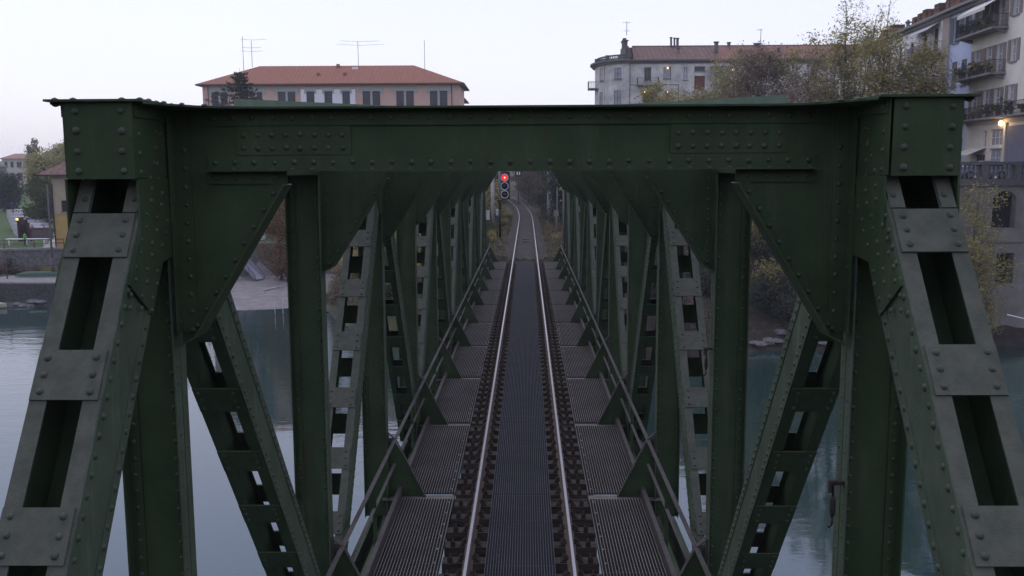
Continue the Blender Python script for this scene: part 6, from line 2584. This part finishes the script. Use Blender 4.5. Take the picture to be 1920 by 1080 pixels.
for py in (333, 349, 364.5):
    c = Vector((hx_, 0, zz(py)))
    R0 = .29
    m.tube([c + Vector((0, .1, 0)), c + Vector((0, .02, 0))], R0, 20)
    # hood over the lamp
    for k in range(10):
        t0, t1 = math.pi*k/10, math.pi*(k + 1)/10
        a, b = Vector((math.cos(t0), 0, math.sin(t0)))*R0*.9, Vector((math.cos(t1), 0, math.sin(t1)))*R0*.9
        m.poly([c + a, c + b, c + b + Vector((0, -.3, 0)), c + a + Vector((0, -.3, 0))])
hd = m.build('signal_head', [BLACK], root)
for py, lit in ((333, 1), (349, 0), (364.5, 0)):
    c = Vector((hx_, 0, zz(py)))
    m = MB()
    n = 28
    for k in range(n):
        t0, t1 = 2*math.pi*k/n, 2*math.pi*(k + 1)/n
        f = lambda tt, rr_, y_: c + Vector((math.cos(tt)*rr_, y_, math.sin(tt)*rr_))
        m.hexa([f(t0, .275, .015), f(t1, .275, .015), f(t1, .335, .015), f(t0, .335, .015), f(t0, .275, -.02), f(t1, .275, -.02), f(t1, .335, -.02), f(t0, .335, -.02)])
    m.build('lamp_rim', [mat('white_rim', (.55, .55, .58), .5)], hd)
    m = MB()
    m.lathe((0, 0, 0), [(.24, 0), (.2, .05), (.1, .08), (.02, .09)], 16)
    m.v = [(c.x + x, c.y - z_ + .012, c.z + y) for x, y, z_ in m.v]
    o = m.build('lens', [mat('red_lens_lit', (.8, .02, .03), .4, emit=((1.0, 0.012, 0.025), 1.6)) if lit else mat('dark_lens', (.01, .011, .014), .15, spec=.6)], hd)
    if lit:
        m = MB()
        m.lathe((0, 0, 0), [(.07, 0), (.055, .02), (.015, .03)], 12)
        m.v = [(c.x + x, c.y - z_ - .075, c.z + y) for x, y, z_ in m.v]
        m.build('lens', [mat('hot_lens_core', (1, .6, .4), .4, emit=((1.0, .25, .12), 5.0))], hd)
# relay boxes
for px, py0, py1, wd, Y, lab in ((914.5, 396.5, 412, 3.3, 74, 'pale grey relay cabinet on a leg left of the track at the bridge end'), (932, 394.5, 404, 2.2, 75, 'small pale box on the signal post left of the track')):
    a, b = at(px - wd, py1, Y), at(px + wd, py0, Y)
    root = thing('relay_box', lab, 'cabinet', ((a.x + b.x)/2, Y, ground(a.x, Y)))
    m = MB()
    m.box(a.x, b.x, Y, Y + .3, a.z, b.z)
    m.box(a.x - .03, b.x + .03, Y - .04, Y + .34, b.z + .003, b.z + .05)
    kid(m, 'cabinet_body', [mat('pale_grey_cabinet', (.45, .46, .5), .6)], root)
    m = MB()
    for i in range(4):
        x = a.x + (b.x - a.x)*(i + .5)/4
        m.box(x - .012, x + .012, Y - .012, Y - .001, a.z + .05, b.z - .05)
    kid(m, 'door', [LINT], root)
    m = MB()
    m.tube([((a.x + b.x)/2, Y + .15, ground(a.x, Y) - .2), ((a.x + b.x)/2, Y + .15, a.z)], .05, 6)
    kid(m, 'leg', [BLACK], root)
# poles beside the line
GP = mat('concrete_pole', (.30, .29, .29), .9, vscale=3, col2=(.38, .37, .37))
for px, pb, w_, Y, zt_, lab in ((924, 398, .20, 92, 6.2, 'grey concrete pole left of the signal'), (1030, 372, .30, 104, 6.6, 'thick pale concrete pole with ivy right of the track'), (1044.5, 415, .055, 78, 4.0, 'thin pale steel post among the bushes right of the track'), (1056, 425, .06, 72, 4.6, 'thin bluish steel post at the right bridge end')):
    q = at(px, pb, Y)
    m = MB()
    g_z = ground(q.x, Y)
    m.tube([(0, 0, -.3), (0, 0, zt_ - g_z)], [w_, w_*.85], 10)
    m.tube([(0, 0, zt_ - g_z), (0, 0, zt_ - g_z + .05)], w_*.95, 10)
    if w_ > .15:
        m.box(-w_*1.3, w_*1.3, -.05, .05, (zt_ - g_z)*.55, (zt_ - g_z)*.55 + .08)
    tag(m.build('line_pole', [GP if w_ > .1 else mat('dull_steel_post', (.13, .13, .14), .6)], None, (q.x, Y, g_z)), lab, 'pole')
q = at(1043, 400, 77)
m = MB()
m.box(-.18, .18, -.1, .1, -.25, .25)
m.tube([(0, 0, -1.6), (0, 0, -.25)], .04, 6)
tag(m.build('junction_box', [mat('brown_box', (.18, .15, .14), .8)], None, (q.x, 77, q.z)), 'small brown junction box on a post right of the track', 'box')
# marker board with two white bars far down the line
q = at(972, 325, 150)
root = thing('marker_board', 'small dark board with two white upright bars far behind the signal', 'sign', (q.x, 150, ground(q.x, 150)))
m = MB()
m.box(q.x - .55, q.x + .55, 150, 150.06, q.z - .55, q.z + .55)
m.tube([(q.x, 150.1, ground(q.x, 150)), (q.x, 150.1, q.z)], .06, 6)
kid(m, 'board', [BLACK], root)
m = MB()
for s in (-1, 1):
    m.box(q.x + s*.18 - .1, q.x + s*.18 + .1, 149.97, 149.995, q.z - .25, q.z + .25)
kid(m, 'white_bars', [WHITE], root)
# small plates between the rails
m = MB()
for Y in (71.5, 74.0):
    m.box(-.25, .25, Y, Y + .35, -.20, -.13)
tag(m.build('track_magnet', [BLACK]), 'pair of dark plates lying between the rails beyond the bridge', 'plate')

# ================================================================== AIR
hm = bpy.data.materials.new('pale_evening_haze')
hm.use_nodes = True
t = hm.node_tree
t.nodes.clear()
ho = t.nodes.new('ShaderNodeOutputMaterial')
hv = t.nodes.new('ShaderNodeVolumePrincipled')
hv.inputs['Color'].default_value = (0.93, 0.94, 1.0, 1)
hv.inputs['Density'].default_value = 0.00045
hv.inputs['Anisotropy'].default_value = 0.0
t.links.new(hv.outputs[0], ho.inputs['Volume'])
m = MB()
m.box(-910, 910, -410, 1530, -14.5, 42)
tag(m.build('haze', [hm]), 'thin pale evening haze over the river and the town', 'haze', kind='stuff')
